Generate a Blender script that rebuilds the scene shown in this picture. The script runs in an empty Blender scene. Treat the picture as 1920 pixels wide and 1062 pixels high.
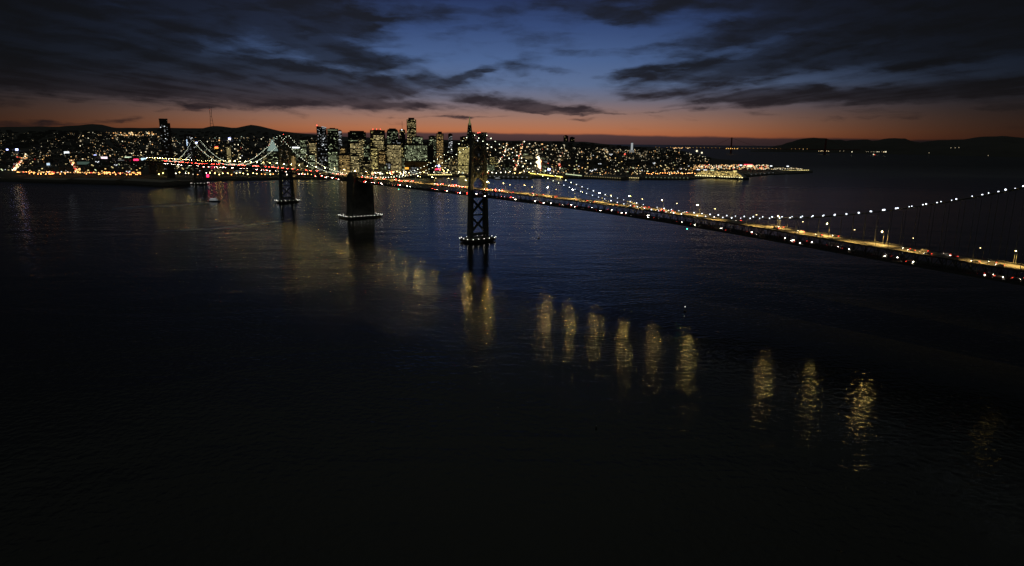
import bpy, math, random
from mathutils import Matrix, Vector
random.seed(7)
R = random.random
sc = bpy.context.scene
col = sc.collection

# ------------------------------------------------------------------ camera
F, PITCH, ROLL, H = 1253.4, .20836, .01009, 134.75       # focal length for a 1920 px wide frame
cam = bpy.data.objects.new("camera", bpy.data.cameras.new("camera")); col.objects.link(cam)
cam.matrix_world = (Matrix.Translation((0, 0, H)) @ Matrix.Rotation(math.pi / 2 - PITCH, 4, 'X')
                    @ Matrix.Rotation(ROLL, 4, 'Z'))
cam.data.sensor_width = 36; cam.data.lens = F / 1920 * 36
cam.data.clip_start = 1; cam.data.clip_end = 90000
sc.camera = cam
sc.view_settings.view_transform = 'Standard'; sc.view_settings.look = 'None'
sc.view_settings.exposure = 0; sc.view_settings.gamma = 1
sc.cycles.max_bounces = 4; sc.cycles.diffuse_bounces = 1; sc.cycles.glossy_bounces = 2
sc.cycles.transmission_bounces = 1; sc.cycles.transparent_max_bounces = 2
sc.cycles.sample_clamp_indirect = 6.0
sc.cycles.use_adaptive_sampling = False
sc.cycles.use_denoising = True

CP, SP, CR, SR = math.cos(PITCH), math.sin(PITCH), math.cos(ROLL), math.sin(ROLL)
def ray(px, py):
    dx, dy = px - 960, py - 531
    X = dx * CR + dy * SR; Y = -dx * SR + dy * CR
    return Vector((X, F * CP - Y * SP, -F * SP - Y * CP))
def proj(v):
    x, y, z = v[0], v[1], v[2] - H
    d = y * CP - z * SP; u = y * SP + z * CP
    X = x / d * F; Y = -u / d * F
    return 960 + X * CR - Y * SR, 531 + X * SR + Y * CR
def on_z(px, py, z=0.0):
    r = ray(px, py); t = (z - H) / r.z
    return Vector((r.x * t, r.y * t, z))
def on_y(px, py, D):
    r = ray(px, py); t = D / r.y
    return Vector((r.x * t, D, H + r.z * t))
def az_el(px, py):
    r = ray(px, py).normalized()
    return math.degrees(math.atan2(r.x, r.y)), math.degrees(math.asin(r.z))
def srgb(r, g, b, k=1.0):
    f = lambda c: (c / 255 / 12.92 if c / 255 <= .04045 else ((c / 255 + .055) / 1.055) ** 2.4)
    return (f(r) * k, f(g) * k, f(b) * k, 1)

# ------------------------------------------------------------------ world: dusk sky with clouds
world = bpy.data.worlds.new("World"); sc.world = world; world.use_nodes = True
nt = world.node_tree; nt.nodes.clear()
class G:
    """tiny node-graph helper"""
    def __init__(s, t): s.t = t
    def n(s, kind, **kw):
        nd = s.t.nodes.new(kind)
        for k, v in kw.items(): setattr(nd, k, v)
        return nd
    def put(s, sock, v):
        if isinstance(v, bpy.types.NodeSocket): s.t.links.new(v, sock)
        else: sock.default_value = v
    def m(s, op, a, b=0.0, c=0.0, clamp=False):
        nd = s.n('ShaderNodeMath', operation=op, use_clamp=clamp)
        s.put(nd.inputs[0], a); s.put(nd.inputs[1], b)
        if op in ('MULTIPLY_ADD', 'SMOOTH_MAX'): s.put(nd.inputs[2], c)
        return nd.outputs[0]
    def vm(s, op, a, b=(0, 0, 0), scale=None):
        nd = s.n('ShaderNodeVectorMath', operation=op)
        s.put(nd.inputs[0], a)
        if op not in ('LENGTH', 'NORMALIZE', 'SCALE'): s.put(nd.inputs[1], b)
        if scale is not None: s.put(nd.inputs[3], scale)
        return nd.outputs[1] if op in ('LENGTH', 'DOT_PRODUCT') else nd.outputs[0]
    def rng(s, v, a, b, c=0.0, d=1.0, smooth=True):
        nd = s.n('ShaderNodeMapRange', interpolation_type='SMOOTHSTEP' if smooth else 'LINEAR')
        s.put(nd.inputs[0], v)
        for i, q in enumerate((a, b, c, d)): s.put(nd.inputs[i + 1], q)
        return nd.outputs[0]
    def noise(s, v, scale, detail=4, rough=.5, dist=0.0):
        nd = s.n('ShaderNodeTexNoise')
        s.put(nd.inputs['Vector'], v); s.put(nd.inputs['Scale'], scale)
        nd.inputs['Detail'].default_value = detail; nd.inputs['Roughness'].default_value = rough
        nd.inputs['Distortion'].default_value = dist
        return nd
    def ramp(s, fac, stops):
        nd = s.n('ShaderNodeValToRGB'); s.put(nd.inputs[0], fac)
        el = nd.color_ramp.elements
        while len(el) < len(stops): el.new(.5)
        for e, (p, c) in zip(el, stops): e.position = p; e.color = c
        return nd.outputs[0]
    def mix(s, f, a, b):
        nd = s.n('ShaderNodeMix', data_type='RGBA')
        s.put(nd.inputs[0], f); s.put(nd.inputs[6], a); s.put(nd.inputs[7], b)
        return nd.outputs[2]
g = G(nt)
tc = g.n('ShaderNodeTexCoord')
dirv = g.vm('NORMALIZE', tc.outputs['Generated'])
sep = g.n('ShaderNodeSeparateXYZ'); g.put(sep.inputs[0], dirv)
AZ = g.m('MULTIPLY', g.m('ARCTAN2', sep.outputs[0], sep.outputs[1]), 57.29578)
EL = g.m('MULTIPLY', g.m('ARCSINE', sep.outputs[2]), 57.29578)
cmb = g.n('ShaderNodeCombineXYZ'); g.put(cmb.inputs[0], AZ); g.put(cmb.inputs[1], EL)
P0 = cmb.outputs[0]
elp = g.m('MAXIMUM', EL, 0.0)
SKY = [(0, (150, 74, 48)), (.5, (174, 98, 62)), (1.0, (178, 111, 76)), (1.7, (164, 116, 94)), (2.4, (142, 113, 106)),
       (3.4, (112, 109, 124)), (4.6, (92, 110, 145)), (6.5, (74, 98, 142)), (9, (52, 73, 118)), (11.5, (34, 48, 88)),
       (16, (28, 34, 50)), (24, (56, 60, 59)), (50, (90, 92, 84))]  # highest stops lie above the view, raised to brighten the dark water
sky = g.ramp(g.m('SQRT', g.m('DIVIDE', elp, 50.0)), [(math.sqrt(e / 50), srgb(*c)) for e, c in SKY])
# the afterglow is strongest where the sun went down and fades to both sides; lens vignetting is put into the same falloff
azn = g.m('ABSOLUTE', g.m('DIVIDE', g.m('ADD', AZ, 2.0), 25.4))
glow = g.m('ADD', g.m('MULTIPLY', g.m('EXPONENT', g.m('MULTIPLY', g.m('POWER', azn, 3.0), -1.0)), .965), .035)
glow = g.m('ADD', g.m('MULTIPLY', glow, g.rng(EL, 13, 28, 1, .3)), g.rng(EL, 13, 28, 0, .5))
# warped coordinates
st = g.vm('MULTIPLY', P0, (.16, .55, 1))
wn = g.noise(st, 1.0, 3, .55)
warp = g.vm('MULTIPLY', g.vm('SUBTRACT', wn.outputs['Color'], (.5, .5, .5)), (2.2, .75, 0))
wn2 = g.noise(g.vm('MULTIPLY', P0, (.5, 1.8, 1)), 1.0, 3, .6)
warp2 = g.vm('MULTIPLY', g.vm('SUBTRACT', wn2.outputs['Color'], (.5, .5, .5)), (1.6, .7, 0))
PW = g.vm('ADD', g.vm('ADD', P0, warp), warp2)
# cloud bodies: x0, y0, x1, y1, half thickness, weight (positions read off the photograph, laid out as azimuth/elevation)
CL = [(-260, 60, 330, 112, 62, 1.1), (-100, 128, 300, 160, 22, .8), (150, 150, 540, 196, 26, .9), (230, 112, 690, 168, 36, 1.0),
      (420, 140, 760, 190, 34, .9), (180, 40, 520, 82, 22, .6), (300, 8, 700, 70, 30, .7), (520, 95, 850, 122, 15, .8),
      (500, 60, 700, 110, 25, .7), (700, 160, 900, 150, 20, .85), (850, 150, 925, 122, 9, .7), (820, 180, 1080, 206, 13, .9),
      (620, 196, 850, 203, 8, .6), (735, 219, 970, 222, 2.6, .65), (960, 203, 1130, 209, 7, .6), (1060, 224, 1110, 226, 3, .45),
      (285, 212, 330, 206, 3.5, .5), (340, 203, 398, 198, 4.5, .6), (40, 226, 140, 229, 4, .4), (130, 233, 290, 219, 5, .7),
      (-80, 191, 60, 189, 8, .5), (-200, 234, 210, 234, 6, .7), (1090, 30, 1260, 42, 13, .6), (1220, 95, 1460, 55, 26, .7),
      (1380, 40, 2000, 10, 60, .9), (1120, 147, 1260, 122, 10, .6), (1190, 158, 1520, 112, 26, .95), (1420, 110, 1980, 70, 34, .95),
      (1260, 187, 1660, 176, 17, 1.0), (1560, 180, 2040, 150, 22, .95), (1140, 185, 1240, 180, 8, .5), (1590, 196, 1680, 193, 4, .4),
      (940, -15, 1400, 10, 26, .45), (900, 90, 1010, 150, 10, .25), (-300, -60, 800, -30, 60, .9), (1100, -60, 2200, -60, 60, .8),
      (-300, -260, 900, -200, 90, .5), (700, -320, 2300, -260, 110, .5), (690, 35, 1010, 20, 17, .42), (930, 62, 1090, 80, 14, .3), (960, 122, 1150, 146, 6, .45), (840, 60, 970, 44, 8, .4), (1000, 92, 1170, 112, 8, .4), (-200, 20, 330, 100, 40, .5), (1020, 10, 1180, 30, 14, .5), (900, 150, 1060, 172, 9, .35), (560, 10, 720, 60, 24, .5), (1100, 100, 1240, 90, 9, .35), (1180, 214, 1330, 200, 2.5, .4), (985, 212, 1250, 217, 2, .35)]
total = None
for x0, y0, x1, y1, th, w in CL:
    a0, e0 = az_el(x0, y0); a1, e1 = az_el(x1, y1)
    L = math.hypot(a1 - a0, e1 - e0) / 2; t = th * 1.2 / 22.0
    mp = g.n('ShaderNodeMapping', vector_type='TEXTURE'); g.put(mp.inputs[0], PW)
    mp.inputs[1].default_value = ((a0 + a1) / 2, (e0 + e1) / 2, 0)
    mp.inputs[2].default_value = (0, 0, math.atan2(e1 - e0, a1 - a0))
    mp.inputs[3].default_value = (L * 1.15 + t * .5, t, 1e6)
    v = g.rng(g.vm('LENGTH', mp.outputs[0]), 1.25, .15, 0.0, w)
    total = v if total is None else g.m('ADD', total, v)
total = g.m('MINIMUM', total, 1.2)
# fibres: noise on a flat cloud sheet, drawn out along the wind, so that its streaks run together at the horizon
zc = g.m('MAXIMUM', sep.outputs[2], .018)
pl = g.n('ShaderNodeCombineXYZ'); g.put(pl.inputs[0], g.m('DIVIDE', sep.outputs[0], zc)); g.put(pl.inputs[1], g.m('DIVIDE', sep.outputs[1], zc))
plw = g.vm('ADD', pl.outputs[0], g.vm('MULTIPLY', warp, (.12, .9, 0)))
fb = g.noise(g.vm('MULTIPLY', plw, (1.05, .15, 1)), 1.0, 7, .53, .3).outputs['Fac']
fb2 = g.noise(g.vm('MULTIPLY', g.vm('ADD', P0, warp2), (.24, 1.2, 1)), 1.0, 6, .55, .3).outputs['Fac']
wf = g.rng(EL, 1.6, 3.6, .05, .55)
fbm = g.m('ADD', g.m('MULTIPLY', fb, wf), g.m('MULTIPLY', fb2, g.m('SUBTRACT', 1.0, wf)))
dsum = g.m('ADD', total, g.m('MULTIPLY_ADD', fbm, 2.9, -1.47))
dsum = g.m('SUBTRACT', dsum, g.rng(EL, 1.1, 2.8, .34, 0.0))
dens = g.m('MULTIPLY', g.rng(dsum, -.08, .86), g.rng(EL, 14, 26, 1, .35))
warm = g.rng(EL, .6, 6.0, 1.0, 0.0)
cbase = g.mix(warm, (.0080, .0092, .0150, 1), (.034, .0208, .0255, 1))
glow2 = g.m('MULTIPLY_ADD', glow, .9, .10)
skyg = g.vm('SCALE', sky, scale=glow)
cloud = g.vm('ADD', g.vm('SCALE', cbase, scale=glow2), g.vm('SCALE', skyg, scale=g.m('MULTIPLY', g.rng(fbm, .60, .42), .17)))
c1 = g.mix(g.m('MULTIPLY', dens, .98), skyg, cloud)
# low marine layer lying on the horizon
bt = g.m('ADD', g.m('MULTIPLY', g.m('EXPONENT', g.m('MULTIPLY', g.m('POWER', g.m('DIVIDE', AZ, 17.0), 2.0), -1.0)), .26), .44)
bt = g.m('ADD', bt, g.m('MULTIPLY', g.m('SUBTRACT', g.noise(g.vm('MULTIPLY', P0, (.22, .5, 1)), 1.0, 4).outputs['Fac'], .5), .42))
bank = g.rng(g.m('SUBTRACT', EL, bt), .10, -.12)
bcol = g.vm('SCALE', g.mix(g.rng(EL, 0, .7), (.030, .0215, .027, 1), (.052, .031, .036, 1)), scale=glow)
c2 = g.mix(g.m('MULTIPLY', bank, .93), c1, bcol)
fin = g.vm('ADD', c2, (.0030, .0032, .0034))
# a trace of the physical sky model fills in the dome away from the afterglow
ns = g.n('ShaderNodeTexSky', sky_type='NISHITA', sun_disc=False, sun_elevation=math.radians(-4), sun_rotation=math.radians(0))
fin = g.vm('ADD', fin, g.vm('SCALE', ns.outputs[0], scale=.004))
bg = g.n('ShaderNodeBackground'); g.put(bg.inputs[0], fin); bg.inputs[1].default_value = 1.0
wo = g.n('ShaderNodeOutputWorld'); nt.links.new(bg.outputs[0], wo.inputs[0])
world.cycles.sampling_method = 'MANUAL'; world.cycles.sample_map_resolution = 512

# ------------------------------------------------------------------ materials
def mat(name, rgb, rough=.7, metal=0.0, var=.25, scale=.3, bump=0.0):
    m = bpy.data.materials.new(name); m.use_nodes = True
    q = G(m.node_tree); b = m.node_tree.nodes['Principled BSDF']
    t = q.n('ShaderNodeTexCoord')
    nz = q.noise(t.outputs['Object'], scale, 4, .6)
    lo = tuple(c * (1 - var) for c in rgb) + (1,); hi = tuple(min(1, c * (1 + var)) for c in rgb) + (1,)
    q.put(b.inputs['Base Color'], q.ramp(nz.outputs['Fac'], [(.3, lo), (.7, hi)]))
    b.inputs['Roughness'].default_value = rough; b.inputs['Metallic'].default_value = metal
    if bump:
        bp = q.n('ShaderNodeBump'); q.put(bp.inputs['Height'], nz.outputs['Fac']); bp.inputs['Strength'].default_value = bump
        q.put(b.inputs['Normal'], bp.outputs[0])
    return m
def lit(name, rgb, k, sample=True):
    m = bpy.data.materials.new(name); m.use_nodes = True
    b = m.node_tree.nodes['Principled BSDF']
    b.inputs['Base Color'].default_value = (.05, .05, .05, 1)
    b.inputs['Emission Color'].default_value = tuple(rgb) + (1,); b.inputs['Emission Strength'].default_value = k
    m.cycles.emission_sampling = 'FRONT_BACK' if sample else 'NONE'
    return m
M_steel = mat('grey painted steel', (.10, .105, .10), .55, 0, .2, .2)
M_dark = mat('dark steel', (.05, .052, .05), .6, 0, .2, .2)
M_conc = mat('weathered concrete', (.10, .098, .09), .85, 0, .45, .07, .2)
M_asph = mat('asphalt', (.075, .073, .07), .8, 0, .2, .15)
M_line = mat('road paint', (.7, .7, .66), .6)
M_timber = mat('fender timber', (.05, .045, .04), .9)
M_rubber = mat('tyre rubber', (.03, .03, .03), .9)
M_carglass = mat('tinted car glass', (.02, .025, .03), .1)
M_hull = mat('white hull paint', (.6, .6, .6), .4)
M_hulld = mat('navy hull paint', (.03, .04, .07), .4)
M_roof = mat('roof gravel', (.06, .06, .058), .9)
CARCOL = [mat('car paint ' + n, c, .3) for n, c in (('white', (.7, .7, .7)), ('silver', (.4, .41, .42)), ('black', (.02, .02, .022)),
          ('red', (.35, .03, .03)), ('blue', (.04, .08, .25)), ('grey', (.15, .15, .16)))]
WALL = [mat('facade ' + n, c, .6, 0, .15, .03) for n, c in (('dark glass', (.03, .034, .036)), ('grey stone', (.09, .088, .08)),
        ('brown granite', (.065, .048, .036)), ('pale concrete', (.17, .16, .14)), ('black steel', (.02, .021, .022)))]
L_lamp = lit('street lamp glow', (1, .70, .18), 1000)
L_lampc = lit('city lamp glow sodium', (1, .33, .08), 9)
L_lampy = lit('city lamp glow yellow', (1, .74, .22), 15)
L_lampw = lit('city lamp glow white', (1, .93, .75), 12)
L_cable = lit('cable bulb glow', (.80, .88, 1), 3.6, False)
L_cabley = lit('cable bulb glow warm', (.92, 1, .74), 6.5, False)
L_pier = lit('pier light glow', (1, .95, .82), 5, False)
L_head = lit('headlight glow', (1, .93, .78), 40, False)
L_tail = lit('tail light glow', (1, .05, .03), 7, False)
L_tailf = lit('far tail light glow', (1, .05, .03), 80, False)
L_red = lit('red neon', (1, .02, .08), 5)
L_blue = lit('blue white flood', (.45, .5, 1), 6)
L_green = lit('green signal', (.1, 1, .6), 4, False)
L_beacon = lit('red beacon', (1, .08, .05), 5, False)
L_orange = lit('orange flood', (1, .45, .06), 1.4)
WIN = {'warm': [lit('window warm %d' % i, (1, .80, .36), k, False) for i, k in enumerate((.17, .5, 1.4))],
       'amber': [lit('window amber %d' % i, (1, .66, .24), k, False) for i, k in enumerate((.2, .55, 1.4))],
       'gold': [lit('window gold %d' % i, (1, .82, .30), k) for i, k in enumerate((.34, .8, 1.8))],
       'green': [lit('window green %d' % i, (.84, .97, .56), k, False) for i, k in enumerate((.13, .4, 1.2))],
       'white': [lit('window white %d' % i, (.9, .95, 1), k, False) for i, k in enumerate((.12, .4, 1.6))]}

# water
mw = bpy.data.materials.new('bay water'); mw.use_nodes = True
q = G(mw.node_tree); b = mw.node_tree.nodes['Principled BSDF']
t = q.n('ShaderNodeTexCoord')
mw.node_tree.nodes.remove(b)
gl = q.n('ShaderNodeBsdfGlossy', distribution='BECKMANN'); df = q.n('ShaderNodeBsdfDiffuse'); fr = q.n('ShaderNodeFresnel'); mx = q.n('ShaderNodeMixShader')
df.inputs['Color'].default_value = (.008, .0095, .0085, 1); gl.inputs['Color'].default_value = (1, 1, 1, 1); fr.inputs['IOR'].default_value = 1.333
fac = q.m('MULTIPLY', fr.outputs[0], 1.0)      # steep wave faces far out mirror less than a flat sheet would
q.put(mx.inputs[0], fac); q.put(mx.inputs[1], df.outputs[0]); q.put(mx.inputs[2], gl.outputs[0])
q.put(next(n_ for n_ in mw.node_tree.nodes if n_.type == 'OUTPUT_MATERIAL').inputs[0], mx.outputs[0])
wv = q.vm('MULTIPLY', t.outputs['Object'], (1, 1.0, 1))
n1 = q.noise(wv, .26, 1.5, .5, .3).outputs['Fac']           # wind chop
n2 = q.noise(q.vm('MULTIPLY', t.outputs['Object'], (.55, 1, 1)), .035, 3, .5, .6).outputs['Fac']   # longer swell
n3 = q.noise(q.vm('MULTIPLY', t.outputs['Object'], (.35, 1, 1)), .004, 5, .6, .8).outputs['Fac']   # slicks and gusts
sxyz = q.n('ShaderNodeSeparateXYZ'); q.put(sxyz.inputs[0], t.outputs['Object'])
rgh = q.rng(sxyz.outputs[1], 780, 3600, .13, .38)         # the open bay to the west lies in the wind
q.put(gl.inputs['Roughness'], q.m('ADD', rgh, q.rng(n3, .35, .65, 0, .03)))
n4 = q.noise(q.vm('MULTIPLY', t.outputs['Object'], (.4, 1, 1)), .009, 4, .55, 1.2).outputs['Fac']
q.put(fac.node.inputs[1], q.rng(sxyz.outputs[1], 900, 5000, .90, .30))
hgt = q.m('ADD', q.m('ADD', q.m('MULTIPLY', n1, .30), q.m('MULTIPLY', n2, .38)), q.m('MULTIPLY', n4, 1.3))
bp = q.n('ShaderNodeBump'); q.put(bp.inputs['Height'], hgt); bp.inputs['Strength'].default_value = 1.0; bp.inputs['Distance'].default_value = 1.0
for n_ in (gl, df, fr): q.put(n_.inputs['Normal'], bp.outputs[0])

# ------------------------------------------------------------------ mesh helpers
class MB:
    def __init__(s): s.v = []; s.f = []; s.mi = []; s.m = 0
    def add(s, vs, fs):
        k = len(s.v); s.v += [tuple(p) for p in vs]; s.f += [tuple(i + k for i in f) for f in fs]; s.mi += [s.m] * len(fs)
        return s
    def prism(s, pts, z0, z1, top=None):
        """vertical prism over a polygon; top may be another polygon for a taper"""
        n = len(pts); top = top or pts
        vs = [(x, y, z0) for x, y in pts] + [(x, y, z1) for x, y in top]
        fs = [tuple(range(n - 1, -1, -1)), tuple(range(n, 2 * n))] + [(i, (i + 1) % n, n + (i + 1) % n, n + i) for i in range(n)]
        return s.add(vs, fs)
    def box(s, x0, y0, z0, x1, y1, z1): return s.prism([(x0, y0), (x1, y0), (x1, y1), (x0, y1)], z0, z1)
    def beam(s, a, b, w, h=None):
        a, b = Vector(a), Vector(b); d = b - a
        if d.length < 1e-6: return s
        d.normalize(); h = h or w
        up = Vector((0, 0, 1)) if abs(d.z) < .95 else Vector((0, 1, 0))
        sx = d.cross(up).normalized(); sy = sx.cross(d).normalized()
        vs = [p + sx * (i * w / 2) + sy * (j * h / 2) for p in (a, b) for i, j in ((-1, -1), (1, -1), (1, 1), (-1, 1))]
        return s.add(vs, [(0, 1, 2, 3), (7, 6, 5, 4), (0, 4, 5, 1), (1, 5, 6, 2), (2, 6, 7, 3), (3, 7, 4, 0)])
    def tube(s, pts, r, n=6):
        pts = [Vector(p) for p in pts]; vs = []; fs = []
        for k, p in enumerate(pts):
            d = (pts[min(k + 1, len(pts) - 1)] - pts[max(k - 1, 0)]).normalized()
            up = Vector((0, 0, 1)) if abs(d.z) < .95 else Vector((0, 1, 0))
            sx = d.cross(up).normalized(); sy = sx.cross(d).normalized()
            vs += [p + sx * (r * math.cos(6.2832 * i / n)) + sy * (r * math.sin(6.2832 * i / n)) for i in range(n)]
        for k in range(len(pts) - 1):
            fs += [(k * n + i, k * n + (i + 1) % n, (k + 1) * n + (i + 1) % n, (k + 1) * n + i) for i in range(n)]
        fs += [tuple(range(n)), tuple(range(len(vs) - 1, len(vs) - n - 1, -1))]
        return s.add(vs, fs)
    def oct(s, c, r, rz=None):
        x, y, z = c; rz = rz or r
        return s.add([(x + r, y, z), (x - r, y, z), (x, y + r, z), (x, y - r, z), (x, y, z + rz), (x, y, z - rz)],
                     [(0, 2, 4), (2, 1, 4), (1, 3, 4), (3, 0, 4), (2, 0, 5), (1, 2, 5), (3, 1, 5), (0, 3, 5)])
    def ball(s, c, r, n=8, m=5, sz=1):
        vs = []; fs = []
        for j in range(1, m):
            a = math.pi * j / m
            vs += [(c[0] + r * math.sin(a) * math.cos(6.2832 * i / n), c[1] + r * math.sin(a) * math.sin(6.2832 * i / n), c[2] + r * math.cos(a) * sz) for i in range(n)]
        vs += [(c[0], c[1], c[2] + r * sz), (c[0], c[1], c[2] - r * sz)]; T = len(vs) - 2
        for j in range(m - 2): fs += [(j * n + (i + 1) % n, j * n + i, (j + 1) * n + i, (j + 1) * n + (i + 1) % n) for i in range(n)]
        fs += [(i, (i + 1) % n, T) for i in range(n)] + [((m - 2) * n + (i + 1) % n, (m - 2) * n + i, T + 1) for i in range(n)]
        return s.add(vs, fs)
    def mesh(s, name, mats):
        me = bpy.data.meshes.new(name); me.from_pydata(s.v, [], s.f)
        for m_ in (mats if isinstance(mats, (list, tuple)) else [mats]): me.materials.append(m_)
        me.polygons.foreach_set('material_index', s.mi); me.update()
        return me
    def build(s, name, mats, parent=None, smooth=False):
        me = s.mesh(name, mats)
        if smooth: me.polygons.foreach_set('use_smooth', [True] * len(me.polygons))
        return link(name, me, parent)
def link(name, me, parent=None, loc=None):
    o = bpy.data.objects.new(name, me); col.objects.link(o)
    if parent: o.parent = parent
    if loc is not None: o.location = loc
    return o
def tag(o, label=None, cat=None, group=None, kind=None):
    for k, v in (('label', label), ('category', cat), ('group', group), ('kind', kind)):
        if v: o[k] = v
    return o
def empty(name, loc=(0, 0, 0), rz=0.0, parent=None):
    o = link(name, None, parent, loc); o.rotation_euler[2] = rz; o.empty_display_size = 5
    return o
def kids(o): return KIDS.get(o.name, [])
KIDS = {}
def part(name, me, parent, loc=None):
    o = link(name, me, parent, loc); KIDS.setdefault(parent.name, []).append(o); return o
def copy_tree(o, parent=None):
    c = o.copy(); col.objects.link(c)
    if parent: c.parent = parent
    for k_ in kids(o): copy_tree(k_, c)
    return c

# ------------------------------------------------------------------ water, land, hills
w = MB(); w.add([(-45000, -6000, 0), (45000, -6000, 0), (45000, 60000, 0), (-45000, 60000, 0)], [(0, 1, 2, 3)])
tag(w.build('water', mw), kind='structure')

# px : shoreline y, skyline y, distance of the skyline
LAND = [(-420, 336, 243, 7000), (-200, 337, 240, 7000), (0, 339, 239, 7000), (60, 341, 238, 7000), (110, 342, 238, 6500), (145, 343, 236, 6300),
        (170, 344, 233, 6200), (192, 344, 235, 6300), (215, 345, 240, 7000), (270, 346, 240.5, 7600), (340, 345, 240.5, 8000), (352, 341, 241, 8000),
        (380, 339, 241, 8300), (396, 338, 237, 8600), (412, 338, 237.5, 8600), (440, 338, 241, 8600), (452, 338, 238.5, 8600), (470, 337.5, 235, 8600), (487, 337, 237, 8600),
        (505, 337, 241, 8500), (525, 336, 246.5, 8200), (560, 336, 250, 7600), (600, 336, 254, 6500), (650, 336, 257, 5500), (700, 335, 259, 4800),
        (800, 333, 262, 4600), (860, 331, 263, 4500), (900, 333, 263.5, 4500), (940, 334, 264, 4500), (1050, 334, 265, 4500), (1100, 335, 267, 4500), (1150, 336, 272, 4400),
        (1180, 336, 275, 4400), (1240, 337, 277, 4500), (1270, 336.5, 281, 4500), (1300, 336, 288, 4400), (1340, 334, 298, 4200), (1400, 332, 303, 4100),
        (1440, 328, 309, 3900), (1500, 325.5, 318, 3600), (1524, 323.5, 320.5, 3500)]
def lerp_tab(px):
    if px <= LAND[0][0]: return LAND[0][1:]
    for a, b_ in zip(LAND, LAND[1:]):
        if px <= b_[0]:
            k = (px - a[0]) / (b_[0] - a[0]); return tuple(a[i] + (b_[i] - a[i]) * k for i in (1, 2, 3))
    return LAND[-1][1:]
def sm(x): x = max(0, min(1, x)); return x * x * (3 - 2 * x)
def land(px, t):
    """a point of the land: px picks the bearing, t runs 0 (shore) .. 1 (skyline) .. beyond"""
    sy, cy, Dc = lerp_tab(px)
    s = on_z(px, sy, 2.0); c = on_y(px, cy, Dc)
    dirx = c.x / c.y
    D = s.y + (Dc - s.y) * min(t, 1)
    z = 3.5 + (c.z - 3.5) * sm((t - .12) / .88) ** (1.25 if px < 560 else .8)
    if t > 1: D = Dc * (1 + (t - 1) * (1 - .93 * sm((px - 1180) / 200))); z = 3.5 + (c.z - 3.5) * (1 - sm((t - 1) / .35)) - 6 * sm((t - 1) / .35)
    return Vector((D * (s.x / s.y + (dirx - s.x / s.y) * min(t, 1)), D, z))
def land_at(px, py):
    lo, hi = 0.0, 1.0
    for _ in range(18):
        m_ = (lo + hi) / 2
        if proj(land(px, m_))[1] > py: lo = m_
        else: hi = m_
    return land(px, lo)
w = MB(); cols = []; px = -420.0
while px <= 1524: cols.append(px); px += 9
ts = [-.0001, 0, .03, .06, .1, .15, .2, .26, .32, .39, .46, .53, .6, .67, .74, .8, .86, .91, .95, .98, 1, 1.03, 1.08, 1.16, 1.25, 1.36]
vs = []
for px in cols:
    for j, t_ in enumerate(ts):
        p = land(px, max(t_, 0)); 
        if j == 0: p.z = -2; p.y -= 1
        elif 1 < j < len(ts) - 6: p.z += (math.sin(px * .11 + j) + math.sin(px * .047 + j * 1.7)) * 1.6 * min(1, t_)
        vs.append(p)
nT = len(ts)
w.add(vs, [(i * nT + j, (i + 1) * nT + j, (i + 1) * nT + j + 1, i * nT + j + 1) for i in range(len(cols) - 1) for j in range(nT - 1)])
M_land = mat('dark urban ground', (.045, .045, .04), .95, 0, .4, .01)
tag(w.build('city_hills', M_land, smooth=True), kind='structure')

def ridge(name, pts, D, foot, depth, seed):
    rr = random.Random(seed); n = 90; vs = []
    x0, x1 = pts[0][0], pts[-1][0]
    for i in range(n + 1):
        px = x0 + (x1 - x0) * i / n
        for a, b_ in zip(pts, pts[1:]):
            if px <= b_[0] + 1e-6: cy = a[1] + (b_[1] - a[1]) * sm((px - a[0]) / (b_[0] - a[0])); break
        f = on_z(px, foot(px), -1); top = on_y(px, cy, D)
        top.z += rr.uniform(-3, 3)
        for k, (u, e) in enumerate(((0, 0), (.12, .22), (.3, .42), (.5, .66), (.72, .86), (.9, .97), (1, 1), (1.1, .9), (1.4, .5), (1.9, -.05))):
            y = f.y + (top.y - f.y) * u
            vs.append((y * (f.x / f.y + (top.x / top.y - f.x / f.y) * min(u, 1)), y, max(-2, top.z * e + (rr.uniform(-7, 7) if 0 < k < 6 else 0))))
    w = MB(); w.add(vs, [(i * 10 + j, (i + 1) * 10 + j, (i + 1) * 10 + j + 1, i * 10 + j + 1) for i in range(n) for j in range(9)])
    tag(w.build(name, mat(name + ' scrub', (.035, .035, .03), .95, 0, .3, .002), smooth=True), kind='structure')
ridge('headland_hills', [(1395, 285.5), (1430, 280), (1460, 273), (1485, 266), (1503, 260.5), (1522, 258.5), (1545, 259.5), (1560, 263), (1575, 262), (1586, 264.5), (1602, 262.5), (1625, 261.5), (1640, 265),
      (1655, 261), (1672, 259), (1698, 260), (1710, 265), (1722, 267.5), (1760, 263), (1800, 262), (1842, 256.5), (1880, 255.5), (1930, 259), (2050, 256), (2300, 262)], 14000,
      lambda px: 285.5 + max(0, px - 1500) * .024, 1, 3)

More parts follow.
